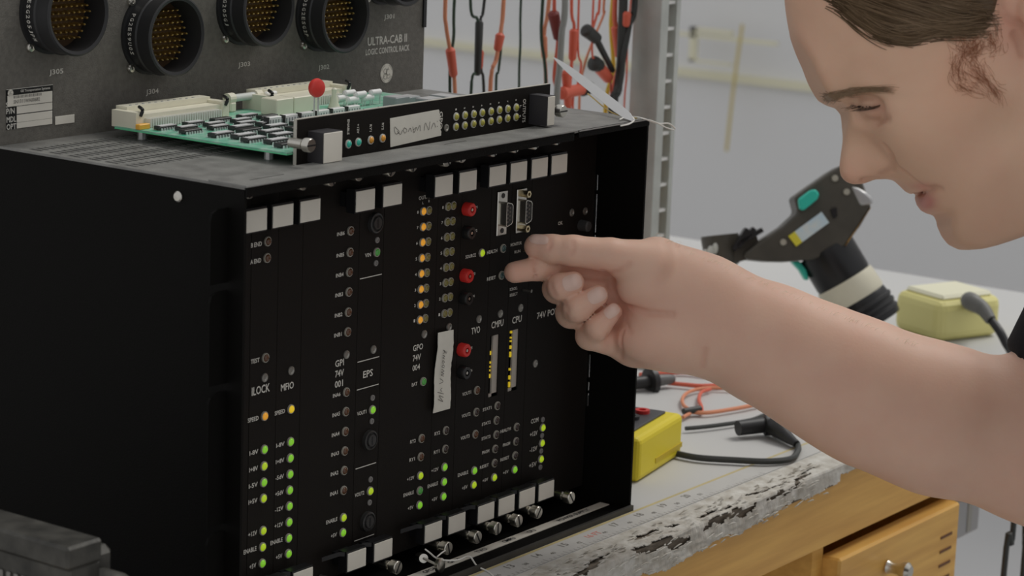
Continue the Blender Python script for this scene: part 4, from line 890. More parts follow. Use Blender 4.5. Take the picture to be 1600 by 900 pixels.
# pale yellow instrument case with a grey cable behind the elbow
yc = thing('instrument_case', 'pale yellow instrument case with grey cable on the far bench end', 'case', onZ(1480, 525, 0))
cc = onZ(1478, 520, .0); e1b = np.array([.93, -.37, 0]); e2b = np.array([.37, .93, 0])
PY = mat('pale_yellow_plastic', (.80, .74, .30), .5)
o = MB().obox(cc+UZ*.021, (e1b, e2b, UZ), (.042, .035, .021)).build('case_body', PY, yc); k = o.modifiers.new('b', 'BEVEL'); k.width = .01; k.segments = 3
o = MB().obox(cc+UZ*.043, (e1b, e2b, UZ), (.034, .028, .003)).build('case_lid', mat('pale_lid', (.82, .8, .6), .5), yc); k = o.modifiers.new('b', 'BEVEL'); k.width = .003
MB().tube([cc+np.array([.0, -.03, .034]), onD(1515, 470, 2.47), onD(1535, 482, 2.46), onD(1548, 500, 2.45)], [.009, .009, .0075, .0055], 12).build('strain_relief', mat('relief_grey', (.16, .16, .15), .5), yc, smooth=True)
MB().tube([onD(1544, 494, 2.455), onD(1562, 518, 2.44), onD(1577, 545, 2.43), onD(1600, 570, 2.40), onD(1680, 560, 2.36)], .0042, 10).build('cable', RUB, yc, smooth=True)

# things under and beyond the bench end
gb = thing('power_strip', 'grey metal power strip fixed under the bench end', 'power strip', onY(1510, 810, .06))
g0 = onY(1508, 806, .02)
MB().box((g0[0]-.035, .015, g0[2]-.018), (g0[0]+.022, .06, g0[2]+.022), bev=.002).build('housing', mat('housing_grey', (.40, .41, .42), .45, metal=.4), gb)
MB().box((g0[0]-.006, .0142, g0[2]-.014), (g0[0]+.003, .0152, g0[2]+.018)).build('groove', GPD, gb)
MB().box((g0[0]-.03, .03, g0[2]+.022), (g0[0]+.02, .05, -.03)).build('bracket', GPD, gb)
def drop(label, pts, D, r, sx=1):
    P = [onD(u, v, D) for u, v in pts]; e = P[-1]; P = P+[np.array([e[0], e[1], -.6]), np.array([e[0]+.03*sx, e[1]+.05*sx, -.893]), np.array([e[0]+.05*sx, e[1]+.25*sx, -.894])]
    o = thing('black_cable', label, 'cable', (e[0], e[1], -.9), 'black cords hanging off the bench'); MB().tube(P, r, 10).build('cord', BKW, o, smooth=True)
drop('black cord hanging down nearest the wooden cabinet', [(1588, 770), (1585, 805), (1580, 850), (1568, 900)], 2.3, .0028)
drop('black cord cut off by the right picture edge', [(1602, 770), (1601, 850), (1598, 900)], 2.32, .0026, -1)

# slim wand and latch frame at the far window
bw = thing('blind_wand', 'thin golden wand hanging in front of the bright window', 'wand', onX(1157, 38, 4.85))
WAND = mat('golden_wand', (.62, .50, .18), .4)
MB().tube([onX(1160, 38, 4.9), onX(1147, 130, 4.9), onX(1135, 236, 4.9)], .0045, 8).build('wand', WAND, bw, smooth=True)
MB().box(onX(1030, 50, 4.9)-np.array([0, 0, .004]), onX(1212, 44, 4.9)*np.array([0, 1, 0])+np.array([4.92, 0, onX(1030, 50, 4.9)[2]+.006])).build('top_bar', PALE, bw)
lf = thing('latch_frame', 'pale yellow rectangular frame left of the golden wand', 'frame', onX(1105, 100, 4.85))
fa, fb = onX(1078, 42, 4.9), onX(1140, 103, 4.9); yA, yB = max(fa[1], fb[1]), min(fa[1], fb[1])
for (y0_, y1_, z0_, z1_) in ((yB, yA, fa[2]-.012, fa[2]), (yB, yA, fb[2], fb[2]+.006), (yA-.02, yA, fb[2], fa[2])): MB().box((4.9, y0_, z0_), (4.915, y1_, z1_)).build('bar', PALE, lf)
# ------------------------------------------------------------------ person: one continuous skin grown from a distance field (camera-aligned axes, metres)
def pt(u, v, d): return np.array([(u-800)/FPX*d, (v-450)/FPX*d, d])
def smin(a, b, k): h = np.clip(.5+.5*(b-a)/k, 0, 1); return b+(a-b)*h-k*h*(1-h)
def smax(a, b, k): return -smin(-a, -b, k)
def rc(P, a, b, ra, rb, zs=1.0):
    if zs != 1.0:
        s = np.array([1, 1, zs]); P = P*s; a = a*s; b = b*s
    ba = b-a; pa = P-a; h = np.clip(pa@ba/(ba@ba), 0, 1)
    return np.linalg.norm(pa-h[:, None]*ba, axis=1)-(ra+(rb-ra)*h)
def el(P, c, r, rot=None):
    q = P-c
    if rot is not None: q = q@rot
    k0 = np.linalg.norm(q/r, axis=1); k1 = np.linalg.norm(q/(np.array(r)**2), axis=1)+1e-9
    return k0*(k0-1)/k1
def chain(P, pts, k=.004, zs=1.0):
    d = None
    for (a, ra), (b, rb) in zip(pts[:-1], pts[1:]):
        e = rc(P, a, b, ra, rb, zs); d = e if d is None else smin(d, e, k)
    return d
DA = 1.79
def A(u, v, w=0.): return pt(u, v, DA+w)
FING = [
 [(A(838, 385, -.012), .0088), (A(862, 389, -.014), .0100), (A(896, 392, -.016), .0108), (A(955, 399, -.016), .0120), (A(1015, 418, -.010), .0205)],
 [(A(804, 425.5, -.014), .0076), (A(842, 419, -.006), .0086), (A(892, 409, .004), .0098), (A(985, 425, .018), .0125)],
 [(A(896, 441, -.0195), .0078), (A(877, 448, -.0165), .0094), (A(871, 451, .001), .0104), (A(985, 458, .018), .0125)],
 [(A(934, 461.5, -.0185), .0075), (A(902, 481, -.0155), .0096), (A(892, 489, .001), .0106), (A(990, 495, .018), .0125)],
 [(A(958, 487, -.0150), .0064), (A(934, 512, -.0125), .0086), (A(921, 525, .001), .0096), (A(992, 540, .014), .0125)]]
EB = A(1640, 700, .01); NB = pt(1960, 330, 1.60); SR = pt(1885, 280, 1.78); SL = pt(2010, 430, 1.40)
def hand0(P):
    far = rc(P, A(860, 430), A(1100, 490), .075, .06)
    if len(P) > 50 and (far > .02).any() and not getattr(hand0, 'in_', False):
        out = far.copy(); m = far <= .02
        if m.any():
            hand0.in_ = True; out[m] = hand0(P[m]); hand0.in_ = False
        return np.where(m, out, np.maximum(far, .012))
    palm = rc(P, A(1000, 445, .012), A(1075, 480, .008), .024, .034, 1.35)
    palm = smin(palm, rc(P, A(995, 528, .010), A(1078, 512, .006), .0215, .0300, 1.3), .012)
    palm = smin(palm, rc(P, A(1025, 417, -.002), A(1085, 460, 0), .0215, .030, 1.15), .012)
    palm = smin(palm, el(P, A(1012, 447, -.010), (.022, .018, .018)), .008)
    palm = smin(palm, el(P, A(1035, 532, -.008), (.032, .018, .020)), .012)
    palm = smin(palm, rc(P, A(1078, 490, .004), A(1118, 498, .004), .0360, .0355, 1.3), .02)
    fg = None
    for i, f in enumerate(FING):
        e = chain(P, f, .003); fg = e if fg is None else smin(fg, e, .0010)
    return smin(palm, fg, .0035)
def arm0(P):
    fa = chain(P, [(A(1115, 497, .004), .0350), (A(1165, 522, .004), .0360), (A(1222, 548, .004), .0392), (A(1300, 588, .004), .0440), (A(1370, 622, .004), .0468), (A(1465, 655, .006), .0500), (EB, .0525)], .02, 1.18)
    ua = chain(P, [(EB, .0500), (EB*.6+SR*.4, .050), (SR, .062)], .02, 1.05)
    return smin(fa, ua, .03)
def lines_d(P, lines):
    d = np.full(len(P), 9.)
    for L_, r in lines:
        for a, b in zip(L_[:-1], L_[1:]): d = np.minimum(d, rc(P, a, b, r, r))
    return d
CR_ARM = []; CR_HEAD = []
def carve(P, d, lines, k):
    for L_, r in lines:
        L_ = np.array(L_); m = (np.abs(d) < .006) & (P > L_.min(0)-.006).all(1) & (P < L_.max(0)+.006).all(1)
        if m.any(): d[m] = smax(d[m], -lines_d(P[m], [(L_, r)]), k)
    return d
def armF(P):
    d = smin(arm0(P), hand0(P), .010)
    if CR_ARM: d = carve(P, d, CR_ARM, .0022)
    return d
DH = 1.58; SH = DH/FPX
def Hd(u, v, w=0.): return pt(u, v, DH)+np.array([0, 0, w])
ca, sa = .766, .643
ROTH = np.array([[-ca, -sa, 0], [sa, -ca, 0], [0, 0, 1.]])     # columns: forward, up, lateral
PROF = np.array([(1223.5, 0), (1226.7, 30), (1236, 57), (1249, 81), (1260.7, 102), (1270, 125), (1279, 142), (1285.5, 153), (1297, 160.5), (1312, 166), (1319.5, 176), (1320.5, 190), (1316.6, 219), (1311.7, 242), (1308.7, 260), (1311, 275), (1319, 285.5), (1332.5, 290.5), (1349, 288.5), (1367, 280.5), (1388, 279.5), (1400, 282), (1410, 289), (1418, 297.5), (1428, 302), (1437, 300), (1443, 299.5), (1438, 307), (1438.5, 320), (1446, 329.5), (1459, 333), (1471, 334.5), (1475, 343), (1475, 353), (1480, 369), (1489, 382), (1506, 390), (1525, 390), (1544, 385), (1567, 377), (1600, 364), (1700, 360), (2200, 700), (2200, -500), (1420, -330), (1320, -260), (1265, -170), (1238, -100), (1226, -45)])
def poly_sd(U, V, pg):
    n = len(pg); d = np.full(len(U), 1e9); s = np.ones(len(U))
    for i in range(n):
        x1, y1 = pg[i]; x0, y0 = pg[i-1]; ex, ey = x0-x1, y0-y1; wx, wy = U-x1, V-y1
        t = np.clip((wx*ex+wy*ey)/(ex*ex+ey*ey), 0, 1); d = np.minimum(d, (wx-ex*t)**2+(wy-ey*t)**2)
        c1 = V >= y1; c2 = V < y0; c3 = ex*wy > ey*wx
        s = np.where((c1 & c2 & c3) | (~c1 & ~c2 & ~c3), -s, s)
    return s*np.sqrt(d)
def sym(P): Q = P.copy(); Q[:, 2] = DH-np.abs(P[:, 2]-DH); return Q      # mirror the far half onto the near half
def cranF(P): return el(P, Hd(1487, -40), (.1085, .1005, .078), ROTH)
def headF(P0):
    P = sym(P0); w = -1.
    d = cranF(P)
    d = smin(d, rc(P, Hd(1445, 105), Hd(1502, 265), .059, .034), .03)
    d = smin(d, rc(P, Hd(1478, 212, -.030), Hd(1530, 255, -.030), .034, .034), .03)        # cheek
    d = smin(d, rc(P, Hd(1420, 188, -.040), Hd(1500, 150, -.055), .018, .018), .022)        # cheekbone
    d = smin(d, rc(P, Hd(1517, 346, -.009), Hd(1650, 285, -.046), .0175, .021), .02)        # jaw
    d = smin(d, rc(P, Hd(1560, 318, -.01), Hd(1760, 330, 0), .028, .058), .03)
    d = smin(d, chain(P, [(Hd(1640, 170), .060), (Hd(1750, 250), .058), (NB, .062)], .03), .03)
    d = smin(d, rc(P, Hd(1306, 150.5, -.004), Hd(1352, 138, -.040), .0085, .0090), .010)   # brow
    d = smin(d, rc(P, Hd(1300, 120, 0), Hd(1330, 150, 0), .030, .022), .02)
    d = smax(d, -el(P, Hd(1338, 176, -.037), (.0155, .0085, .0120)), .010)                   # socket
    d = smin(d, el(P, Hd(1364, 167, -.0295), (.0130, .0118, .0130)), .0035)                  # closed lid over the eyeball
    nose = rc(P, Hd(1333, 176), Hd(1333, 266), .0068, .0093)
    nose = smin(nose, rc(P, Hd(1362, 180), Hd(1366, 250), .0135, .0165), .010)
    nose = smin(nose, el(P, Hd(1373, 254, -.0120), (.0088, .0082, .0085)), .004)
    d = smin(d, nose, .008)
    d = smin(d, rc(P, Hd(1398, 265, -.003), Hd(1440, 276, -.008), .0065, .0115), .012)
    d = smin(d, rc(P, Hd(1470, 290, 0), Hd(1492, 326, 0), .016, .0115), .014)
    d = smin(d, chain(P, [(Hd(1430.5, 290.5, 0), .0049), (Hd(1438, 289, -.010), .0048), (Hd(1456, 287, -.021), .0030)], .003), .0045)
    d = smin(d, chain(P, [(Hd(1451, 317, 0), .0055), (Hd(1454, 313, -.010), .0054), (Hd(1463, 300, -.020), .0032)], .003), .0035)
    d = smin(d, el(P, Hd(1507, 356, -.004), (.0130, .0130, .0150)), .008)                   # chin
    d = smax(d, -rc(P, Hd(1436, 303.5, 0), Hd(1462, 293, -.026), .0008, .0010), .0022)      # mouth
    d = smax(d, -el(P, Hd(1356, 280.5, -.0080), (.0062, .0022, .0034)), .0015)              # nostril
    ear = el(P, Hd(1618, 8, -.078), (.0200, .0340, .0080), np.array([[.92, -.39, 0], [.39, .92, 0], [0, 0, 1.]]))
    ear = smax(ear, -el(P, Hd(1606, 22, -.089), (.0140, .0235, .0135), np.array([[.92, -.39, 0], [.39, .92, 0], [0, 0, 1.]])), .004)
    ear = smin(ear, el(P, Hd(1574, 34, -.073), (.0085, .0100, .0080)), .004)
    d = smin(d, ear, .005)
    if CR_HEAD: d = carve(P, d, CR_HEAD, .003)
    U = 800+FPX*P0[:, 0]/DH; V = 450+FPX*P0[:, 1]/DH
    m = (d < .02) & (U < 1720)
    if m.any(): d[m] = smax(d[m], poly_sd(U[m], V[m], PROF)*SH, .0045)
    return d
def torsoF(P):
    d = chain(P, [(NB, .060), ((NB+SR)/2, .052), (SR, .062)], .03)
    e = chain(P, [(NB, .060), ((NB+SL)/2, .052), (SL, .060)], .03)
    la = chain(P, [(SL, .058), (SL+w2cam(CC+np.array([.10, -.12, -.27]))-w2cam(CC), .046), (SL+w2cam(CC+np.array([.22, -.20, -.42]))-w2cam(CC), .034)], .02)
    return smin(smin(d, e, .03), la, .03)
def bodyF(P, sel=(1, 1, 1)):
    d = np.full(len(P), 1.)
    if sel[2]: d = torsoF(P)
    if sel[1]: h = headF(P); d = smin(d, h, .02) if sel[2] else h
    if sel[0]: a = armF(P); d = smin(d, a, .02) if sel[1] or sel[2] else a
    return d
def march(F, u, v, d0, n=60):
    u = np.asarray(u, float); v = np.asarray(v, float); dirs = np.stack([(u-800)/FPX, (v-450)/FPX, np.ones_like(u)], 1); d = np.full(len(u), d0)
    for _ in range(n): d = d+np.clip(F(dirs*d[:, None]), -.01, .03)*.8
    return dirs*d[:, None]
def nets(F, lo, hi, h, B=8):
    """surface nets on the sparse blocks of the field that the surface passes"""
    lo = np.array(lo); nb = np.ceil((np.array(hi)-lo)/(h*B)).astype(int)
    I = np.stack(np.meshgrid(*[np.arange(n) for n in nb], indexing='ij'), -1).reshape(-1, 3)
    c = lo+(I+.5)*h*B; f = np.concatenate([F(q) for q in np.array_split(c, max(1, len(c)//60000))])
    I = I[np.abs(f) < h*B*1.15]
    g = np.stack(np.meshgrid(*[np.arange(B+1)]*3, indexing='ij'), -1).reshape(-1, 3)
    NG = (nb*B+2).astype(np.int64)
    keyf = lambda q: (q[..., 0]*NG[1]+q[..., 1])*NG[2]+q[..., 2]
    VK = []; VP = []; EQ = []
    for ch in np.array_split(I, max(1, len(I)//400)):
        gi = ch[:, None, :]*B+g[None]
        f = F((lo+gi.reshape(-1, 3)*h)).reshape(len(ch), B+1, B+1, B+1)
        s = f < 0
        acc = np.zeros((len(ch), B, B, B, 3)); cnt = np.zeros((len(ch), B, B, B))
        for ax in range(3):
            for o1 in (0, 1):
                for o2 in (0, 1):
                    off = [0, 0, 0]; oth = [k for k in range(3) if k != ax]; off[oth[0]] = o1; off[oth[1]] = o2
                    sl0 = tuple([slice(None)]+[slice(off[k], off[k]+B) for k in range(3)])
                    off2 = list(off); off2[ax] += 1; sl1 = tuple([slice(None)]+[slice(off2[k], off2[k]+B) for k in range(3)])
                    f0, f1 = f[sl0], f[sl1]; cr = s[sl0] != s[sl1]; t = np.where(cr, f0/(f0-f1+1e-20), 0)
                    for k in range(3): acc[..., k] += np.where(cr, off[k]+(t if k == ax else 0), 0)
                    cnt += cr
        m = cnt > 0; bi, x, y, z = np.nonzero(m)
        cell = np.stack([x, y, z], 1)+ch[bi]*B
        VK.append(keyf(cell)); VP.append(lo+(cell+acc[m]/cnt[m][:, None])*h)
        for ax in range(3):
            sl0 = tuple([slice(None)]+[slice(0, B)]*3); sl1 = [slice(None)]+[slice(0, B)]*3; sl1[ax+1] = slice(1, B+1)
            a, b = s[sl0], s[tuple(sl1)]; bi, x, y, z = np.nonzero(a != b); cell = np.stack([x, y, z], 1)+ch[bi]*B
            p1, p2 = (ax+1) % 3, (ax+2) % 3; e1_ = np.zeros(3, int); e1_[p1] = 1; e2_ = np.zeros(3, int); e2_[p2] = 1
            q = np.stack([keyf(cell), keyf(cell-e1_), keyf(cell-e1_-e2_), keyf(cell-e2_)], 1)
            fl_ = a[bi, x, y, z]; q[~fl_] = q[~fl_][:, ::-1]; EQ.append(q)
    VK = np.concatenate(VK); VP = np.concatenate(VP); EQ = np.concatenate(EQ)
    o = np.argsort(VK); VK = VK[o]; VP = VP[o]; ix = np.clip(np.searchsorted(VK, EQ), 0, len(VK)-1)
    ok = (VK[ix] == EQ).all(1); return VP, ix[ok]
def field_mesh(name, V, Q, m, parent, cols=None, flip=False):
    me = bpy.data.meshes.new(name); Wd = cam2w(V)-np.array(parent.get('_org', (0, 0, 0)))
    if flip: Q = Q[:, ::-1]
    me.vertices.add(len(V)); me.vertices.foreach_set('co', Wd.astype(np.float32).ravel())
    me.loops.add(Q.size); me.loops.foreach_set('vertex_index', Q.astype(np.int32).ravel())
    me.polygons.add(len(Q)); me.polygons.foreach_set('loop_start', np.arange(0, Q.size, 4, dtype=np.int32)); me.polygons.foreach_set('use_smooth', np.ones(len(Q), bool))
    me.update(calc_edges=True); me.validate(); me.materials.append(m)
    if cols is not None:
        at = me.color_attributes.new('tint', 'FLOAT_COLOR', 'POINT'); at.data.foreach_set('color', np.concatenate([cols, np.ones((len(V), 1))], 1).astype(np.float32).ravel())
    o = bpy.data.objects.new(name, me); COL.objects.link(o); o.parent = parent; return o

person = thing('person', 'person in a black t-shirt bending over the rack, right hand at the front panel', 'person', cam2w(pt(2640, 2871, 1.75))*np.array([1, 1, 0])+np.array([0, 0, -.9]))
# creases: thin grooves laid on the skin
def on_skin(F, L_, d0): p_ = march(F, *zip(*L_), d0); return [q for q in p_]
for L_, r in (([(944, 424), (953, 446), (968, 466), (990, 481), (1016, 489), (1050, 491)], .0017), ([(969, 494), (973, 518), (972, 545), (970, 560)], .0010), ([(950, 522), (948, 538), (945, 547)], .0008), ([(913, 421), (935, 425.5), (953, 427.5), (972, 421), (984, 413)], .0011), ([(1103, 545), (1098, 572)], .0007), ([(978, 500), (986, 520)], .0005),
              ([(861, 441), (862, 452), (868, 462)], .0005), ([(880, 470), (888, 482), (886, 496)], .0004), ([(857, 391), (861, 381), (860, 372)], .0004), ([(838, 404), (834, 415), (837, 436)], .0005), ([(893, 398), (897, 388), (895, 378)], .0004)):
    CR_ARM.append((on_skin(lambda P: smin(arm0(P), hand0(P), .01), L_, 1.70), r))
crh = [([(1328, 156), (1340, 153.5), (1355, 152.5), (1370, 156), (1382, 165)], .0008), ([(1330, 165), (1345, 168.5), (1360, 169), (1376, 166)], .0009), ([(1561, -2), (1567, 20), (1578, 32), (1598, 38)], .0016), ([(1585, 54), (1591, 64), (1598, 84)], .0018), ([(1358, 186), (1372, 190), (1388, 186)], .0010), ([(1382, 228), (1392, 240), (1396.5, 254), (1392, 266), (1380, 272)], .0014), ([(1399, 258), (1416, 270), (1432, 284), (1446, 293)], .0008), ([(1452, 294), (1463, 292), (1470, 295)], .0009)]
crh = [(on_skin(headF, L_, 1.44), r) for L_, r in crh]; CR_HEAD += crh
_lo = pt(775, 300, 1.70); 
def F_arm_only(P): return armF(P)
def selF(P):
    # cheap culling: each group only near itself
    out = np.full(len(P), .2); u = P[:, 0]/P[:, 2]*FPX+800
    xa = P[:, 0]; 
    out = torsoF(P)
    m1 = (xa < .56) & (P[:, 1] < .09) & (P[:, 2] < 1.70) & (P[:, 0] > .10)
    if m1.any(): out[m1] = smin(out[m1], headF(P[m1]), .02)
    m0 = (P[:, 2] > 1.66) & (P[:, 2] < 1.92) & (P[:, 1] > -.12)
    if m0.any(): out[m0] = smin(out[m0], armF(P[m0]), .02)
    return out
V, Q = nets(selF, (-.03, -.34, 1.28), (.66, .36, 1.93), .0017)
# skin colour: blotches, lips, sideburn shadow, knuckles
U_ = 800+FPX*V[:, 0]/V[:, 2]; W_ = 450+FPX*V[:, 1]/V[:, 2]
base = np.tile(np.array([.80, .53, .40]), (len(V), 1))
def blob(u, v, ru, rv): return np.exp(-((U_-u)/ru)**2-((W_-v)/rv)**2)
def mixc(m, c): global base; base = base*(1-m[:, None])+np.array(c)*m[:, None]
head_m = (V[:, 2] < 1.685).astype(float)
mixc(head_m, (.72, .47, .325))
mixc(head_m*blob(1440, 291, 20, 7)*.65, (.60, .26, .22)); mixc(head_m*np.clip(blob(1447, 316, 15, 15)*1.3, 0, 1)*.85, (.58, .22, .20))
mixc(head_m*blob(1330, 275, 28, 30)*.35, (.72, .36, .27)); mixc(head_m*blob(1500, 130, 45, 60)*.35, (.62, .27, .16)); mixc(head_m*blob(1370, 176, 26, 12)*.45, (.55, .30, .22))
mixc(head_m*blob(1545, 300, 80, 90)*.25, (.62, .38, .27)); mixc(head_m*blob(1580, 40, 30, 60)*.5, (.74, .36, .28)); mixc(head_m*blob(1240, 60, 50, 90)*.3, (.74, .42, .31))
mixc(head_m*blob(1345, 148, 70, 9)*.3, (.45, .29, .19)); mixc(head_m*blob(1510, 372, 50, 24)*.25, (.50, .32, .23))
arm_m = 1-head_m
for u, v in ((880, 440), (925, 460), (955, 488), (806, 425), (838, 386)): mixc(arm_m*blob(u, v, 26, 22)*.35, (.82, .43, .33))
for u, v in ((940, 424), (985, 480), (968, 530)): mixc(arm_m*blob(u, v, 26, 16)*.35, (.80, .36, .27))
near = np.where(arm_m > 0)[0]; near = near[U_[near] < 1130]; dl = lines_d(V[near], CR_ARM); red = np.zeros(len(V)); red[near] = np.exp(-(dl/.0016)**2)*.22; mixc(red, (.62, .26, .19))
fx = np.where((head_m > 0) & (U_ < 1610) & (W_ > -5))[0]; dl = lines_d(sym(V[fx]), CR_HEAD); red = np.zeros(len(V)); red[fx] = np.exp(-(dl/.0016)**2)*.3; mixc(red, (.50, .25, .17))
SKIN = mat('skin', (.8, .53, .4), .5, spec=.35, sss=.22, vcol='tint', vary=.10, vscale=34, bump=.10, bscale=420)
body_o = field_mesh('body', V, Q, SKIN, person, base, flip=False)

# nails: patches that hug the finger tips
NAIL = mat('fingernail', (.80, .56, .47), .35, spec=.45)
def patch(name, F, c, ax, ra, rb, d0, m, off=.0006, nn=9):
    ax = np.array(ax, float)/np.linalg.norm(ax); bx = np.array([-ax[1], ax[0]]); pts_ = [(0., 0.)]; 
    rings = 5; seg = 20
    for r in range(1, rings+1):
        for k in range(seg):
            a = 2*math.pi*k/seg; ca_, sa_ = math.cos(a), math.sin(a); e = 3.2
            q = (abs(ca_)**e+abs(sa_)**e)**(-1/e)*r/rings; pts_.append((ca_*q, sa_*q))
    uv = np.array([np.array(c)+ax*a*ra+bx*b*rb for a, b in pts_]); P = march(F, uv[:, 0], uv[:, 1], d0)
    h = np.array([off*(1-.75*(max(abs(a), abs(b)))**4) for a, b in pts_]); P = P*(1-h/P[:, 2])[:, None]
    f = [(0, 1+k, 1+(k+1) % seg) for k in range(seg)]
    for r in range(rings-1):
        for k in range(seg): f.append((1+r*seg+k, 1+(r+1)*seg+k, 1+(r+1)*seg+(k+1) % seg, 1+r*seg+(k+1) % seg))
    o = MB().add(cam2w(P), f).build(name, m, person, smooth=True); return o
for c, ax, ra, rb in (((894, 441.5), (1, -.28), 15, 12.5), ((933, 461.5), (1, -.5), 15, 11.5), ((956, 486), (1, -.75), 12.5, 9.5), ((842, 374), (1, .12), 15, 7.5)):
    patch('fingernail', armF, c, ax, ra, rb, 1.70, NAIL)
patch('eye_slit', headF, (1351, 167.5), (1, .06), 12, 2.2, 1.44, mat('eye_dark', (.05, .035, .03), .15, spec=.6), .0003)
# ---- hair
HAIR = mat('brown_hair', (.085, .052, .028), .45, spec=.45, vary=.5, vscale=90, col2=(.17, .115, .065)); HAIR2 = mat('light_brown_hair', (.24, .165, .10), .4, spec=.5); REDH = mat('ginger_hair', (.32, .12, .05), .5); BLON = mat('blond_hair', (.80, .68, .50), .5); BROW = mat('eyebrow_hair', (.30, .20, .12), .5)
HPOLY = np.array([(1286, -8), (1300, 2), (1325, 13), (1343, 30), (1359, 45), (1378, 57), (1397, 64.5), (1423, 66), (1440, 62), (1453, 56), (1491, 51), (1520, 49), (1544, 40), (1556, 18), (1560, -5), (1585, -70), (1640, -110), (1700, -60), (1760, 60), (1800, 130), (1900, 60), (2000, -600), (1100, -600), (1190, -160), (1225, -70)])
def hairF(P):
    P = sym(P); U = 800+FPX*P[:, 0]/P[:, 2]; Vv = 450+FPX*P[:, 1]/P[:, 2]; ps_ = poly_sd(U, Vv, HPOLY)
    thick = np.clip(-ps_*SH*.35, 0, .011)+.0008
    return smax(cranF(P)-thick, ps_*SH, .002)
lo_ = Hd(1150, -420, -.11); hi_ = Hd(1850, 150, .11)
V2, Q2 = nets(hairF, np.minimum(lo_, hi_), np.maximum(lo_, hi_), .003)
hair_o = field_mesh('hair', V2, Q2, HAIR, person)
def strands(name, F, m, roots, n, jit, r, d0, lift, parent=person, wav=0., minlen=.35):
    paths = []
    for _ in range(n):
        L_ = np.array(random.choice(roots), float); o1 = np.array([random.gauss(0, jit), random.gauss(0, jit)]); o2 = np.array([random.gauss(0, jit), random.gauss(0, jit)])
        pth = spline(L_, 5); tt = np.linspace(0, 1, len(pth))[:, None]; a, b = sorted((random.random(), random.random()))
        b = min(1, max(b, a+minlen)); a = max(0, min(a, b-minlen))
        pth = pth+o1*(1-tt)+o2*tt+wav*np.stack([np.sin(tt[:, 0]*9+random.random()*6), np.cos(tt[:, 0]*8+random.random()*6)], 1)
        i0 = int(a*(len(pth)-1)); i1 = max(int(b*(len(pth)-1)), i0+3); pth = pth[i0:i1+1]
        if len(pth) >= 3: paths.append(pth)
    al = np.concatenate(paths); P = march(F, al[:, 0], al[:, 1], d0, 26); mb = MB(); k = 0
    for pth in paths:
        q = P[k:k+len(pth)]; k += len(pth); lf = np.sin(np.linspace(.25, 2.6, len(pth)))*lift*random.uniform(.3, 1); q = q*(1-lf/q[:, 2])[:, None]
        mb.tube(cam2w(q), [r, r, r*.4], n=3, smooth=1)
    return mb.build(name, m, parent, smooth=True, kind='stuff')
hr_ = [[(1292, -6), (1320, 12), (1350, 38), (1385, 58), (1420, 64)], [(1300, -14), (1350, 10), (1410, 30), (1470, 46), (1540, 44)], [(1320, -20), (1380, -4), (1440, 14), (1500, 34), (1552, 30)], [(1330, 14), (1370, 44), (1420, 58), (1470, 48), (1520, 44)], [(1360, -25), (1430, -8), (1500, 8), (1556, 12)], [(1345, 24), (1400, 40), (1450, 36), (1500, 42), (1548, 36)]]
hh = lambda P: np.minimum(hairF(P), headF(P))
strands('hair_strands', hh, HAIR, hr_, 520, 8, .00040, 1.44, .0012); strands('light_strands', hh, HAIR2, hr_, 260, 8, .00024, 1.44, .0016)
crown = [[(1235+6*k, -40-22*k), (1330+4*k, -30-24*k), (1450+2*k, -20-22*k), (1545, -70-19*k)]+([(1660, -70-18*k)] if k > 4 else []) for k in range(0, 16)]+[[(1690, -110), (1740, -40), (1775, 40), (1790, 100)], [(1640, -190), (1720, -120), (1785, -20), (1810, 60)]]
strands('crown_strands', hh, HAIR, crown, 700, 14, .00055, 1.44, .0014, minlen=.45); strands('light_crown_strands', hh, HAIR2, crown, 220, 14, .00030, 1.44, .0018)
eb = [[(1289, 156), (1298, 154), (1312, 150)], [(1289, 154), (1300, 149), (1325, 144), (1350, 142)], [(1296, 157), (1312, 149), (1335, 145)], [(1320, 146), (1350, 141), (1380, 140), (1404, 141)], [(1288, 150), (1296, 152), (1306, 153)]]
strands('eyebrow', headF, BROW, eb, 420, 3.8, .00011, 1.44, .0010, minlen=.2)
sb = [[(1500, 56), (1505, 75), (1512, 92)], [(1520, 55), (1525, 75), (1520, 98)], [(1545, 50), (1556, 70), (1545, 85)], [(1500, 85), (1494, 110), (1500, 130)], [(1515, 95), (1530, 115), (1545, 135)], [(1530, 120), (1550, 140), (1562, 158)], [(1495, 120), (1510, 135), (1530, 145)], [(1535, 70), (1520, 80), (1500, 88)]]
strands('sideburn', headF, REDH, sb, 330, 9, .00009, 1.44, .0014, wav=2.6)
strands('temple_wisps', hh, HAIR2, [[(1470, 44), (1500, 54), (1530, 60)], [(1440, 54), (1470, 56), (1500, 64)], [(1515, 44), (1536, 56), (1550, 50)], [(1540, 20), (1556, 36), (1558, 58)]], 120, 5, .00010, 1.44, .0012, wav=1.)
mb = MB(); lu = 1331+np.arange(34)*1.35; lp = march(headF, lu, 163+4*np.sin(np.arange(34)/34*3.1), 1.44)
for p0 in lp:
    L_ = random.uniform(7, 13); g = random.uniform(-.7, .1)
    p1 = p0+np.array([-.55+g*.3, .75, -.35])*L_*.5*SH; p2 = p0+np.array([-1.1+g, .7, -.6])*L_*SH; mb.tube(cam2w(np.array([p0, p1, p2])), [.0002, .00018, .00007], n=3, smooth=3)
mb.build('eyelashes', mat('lash_hair', (.09, .055, .035), .5), person, kind='stuff')
mb = MB(); hl0 = [(1020, 364), (1040, 374), (1060, 384), (1095, 402), (1120, 412), (1150, 426), (1200, 446), (1250, 467), (1310, 492), (1350, 508), (1400, 528), (1430, 538)]
qs = []
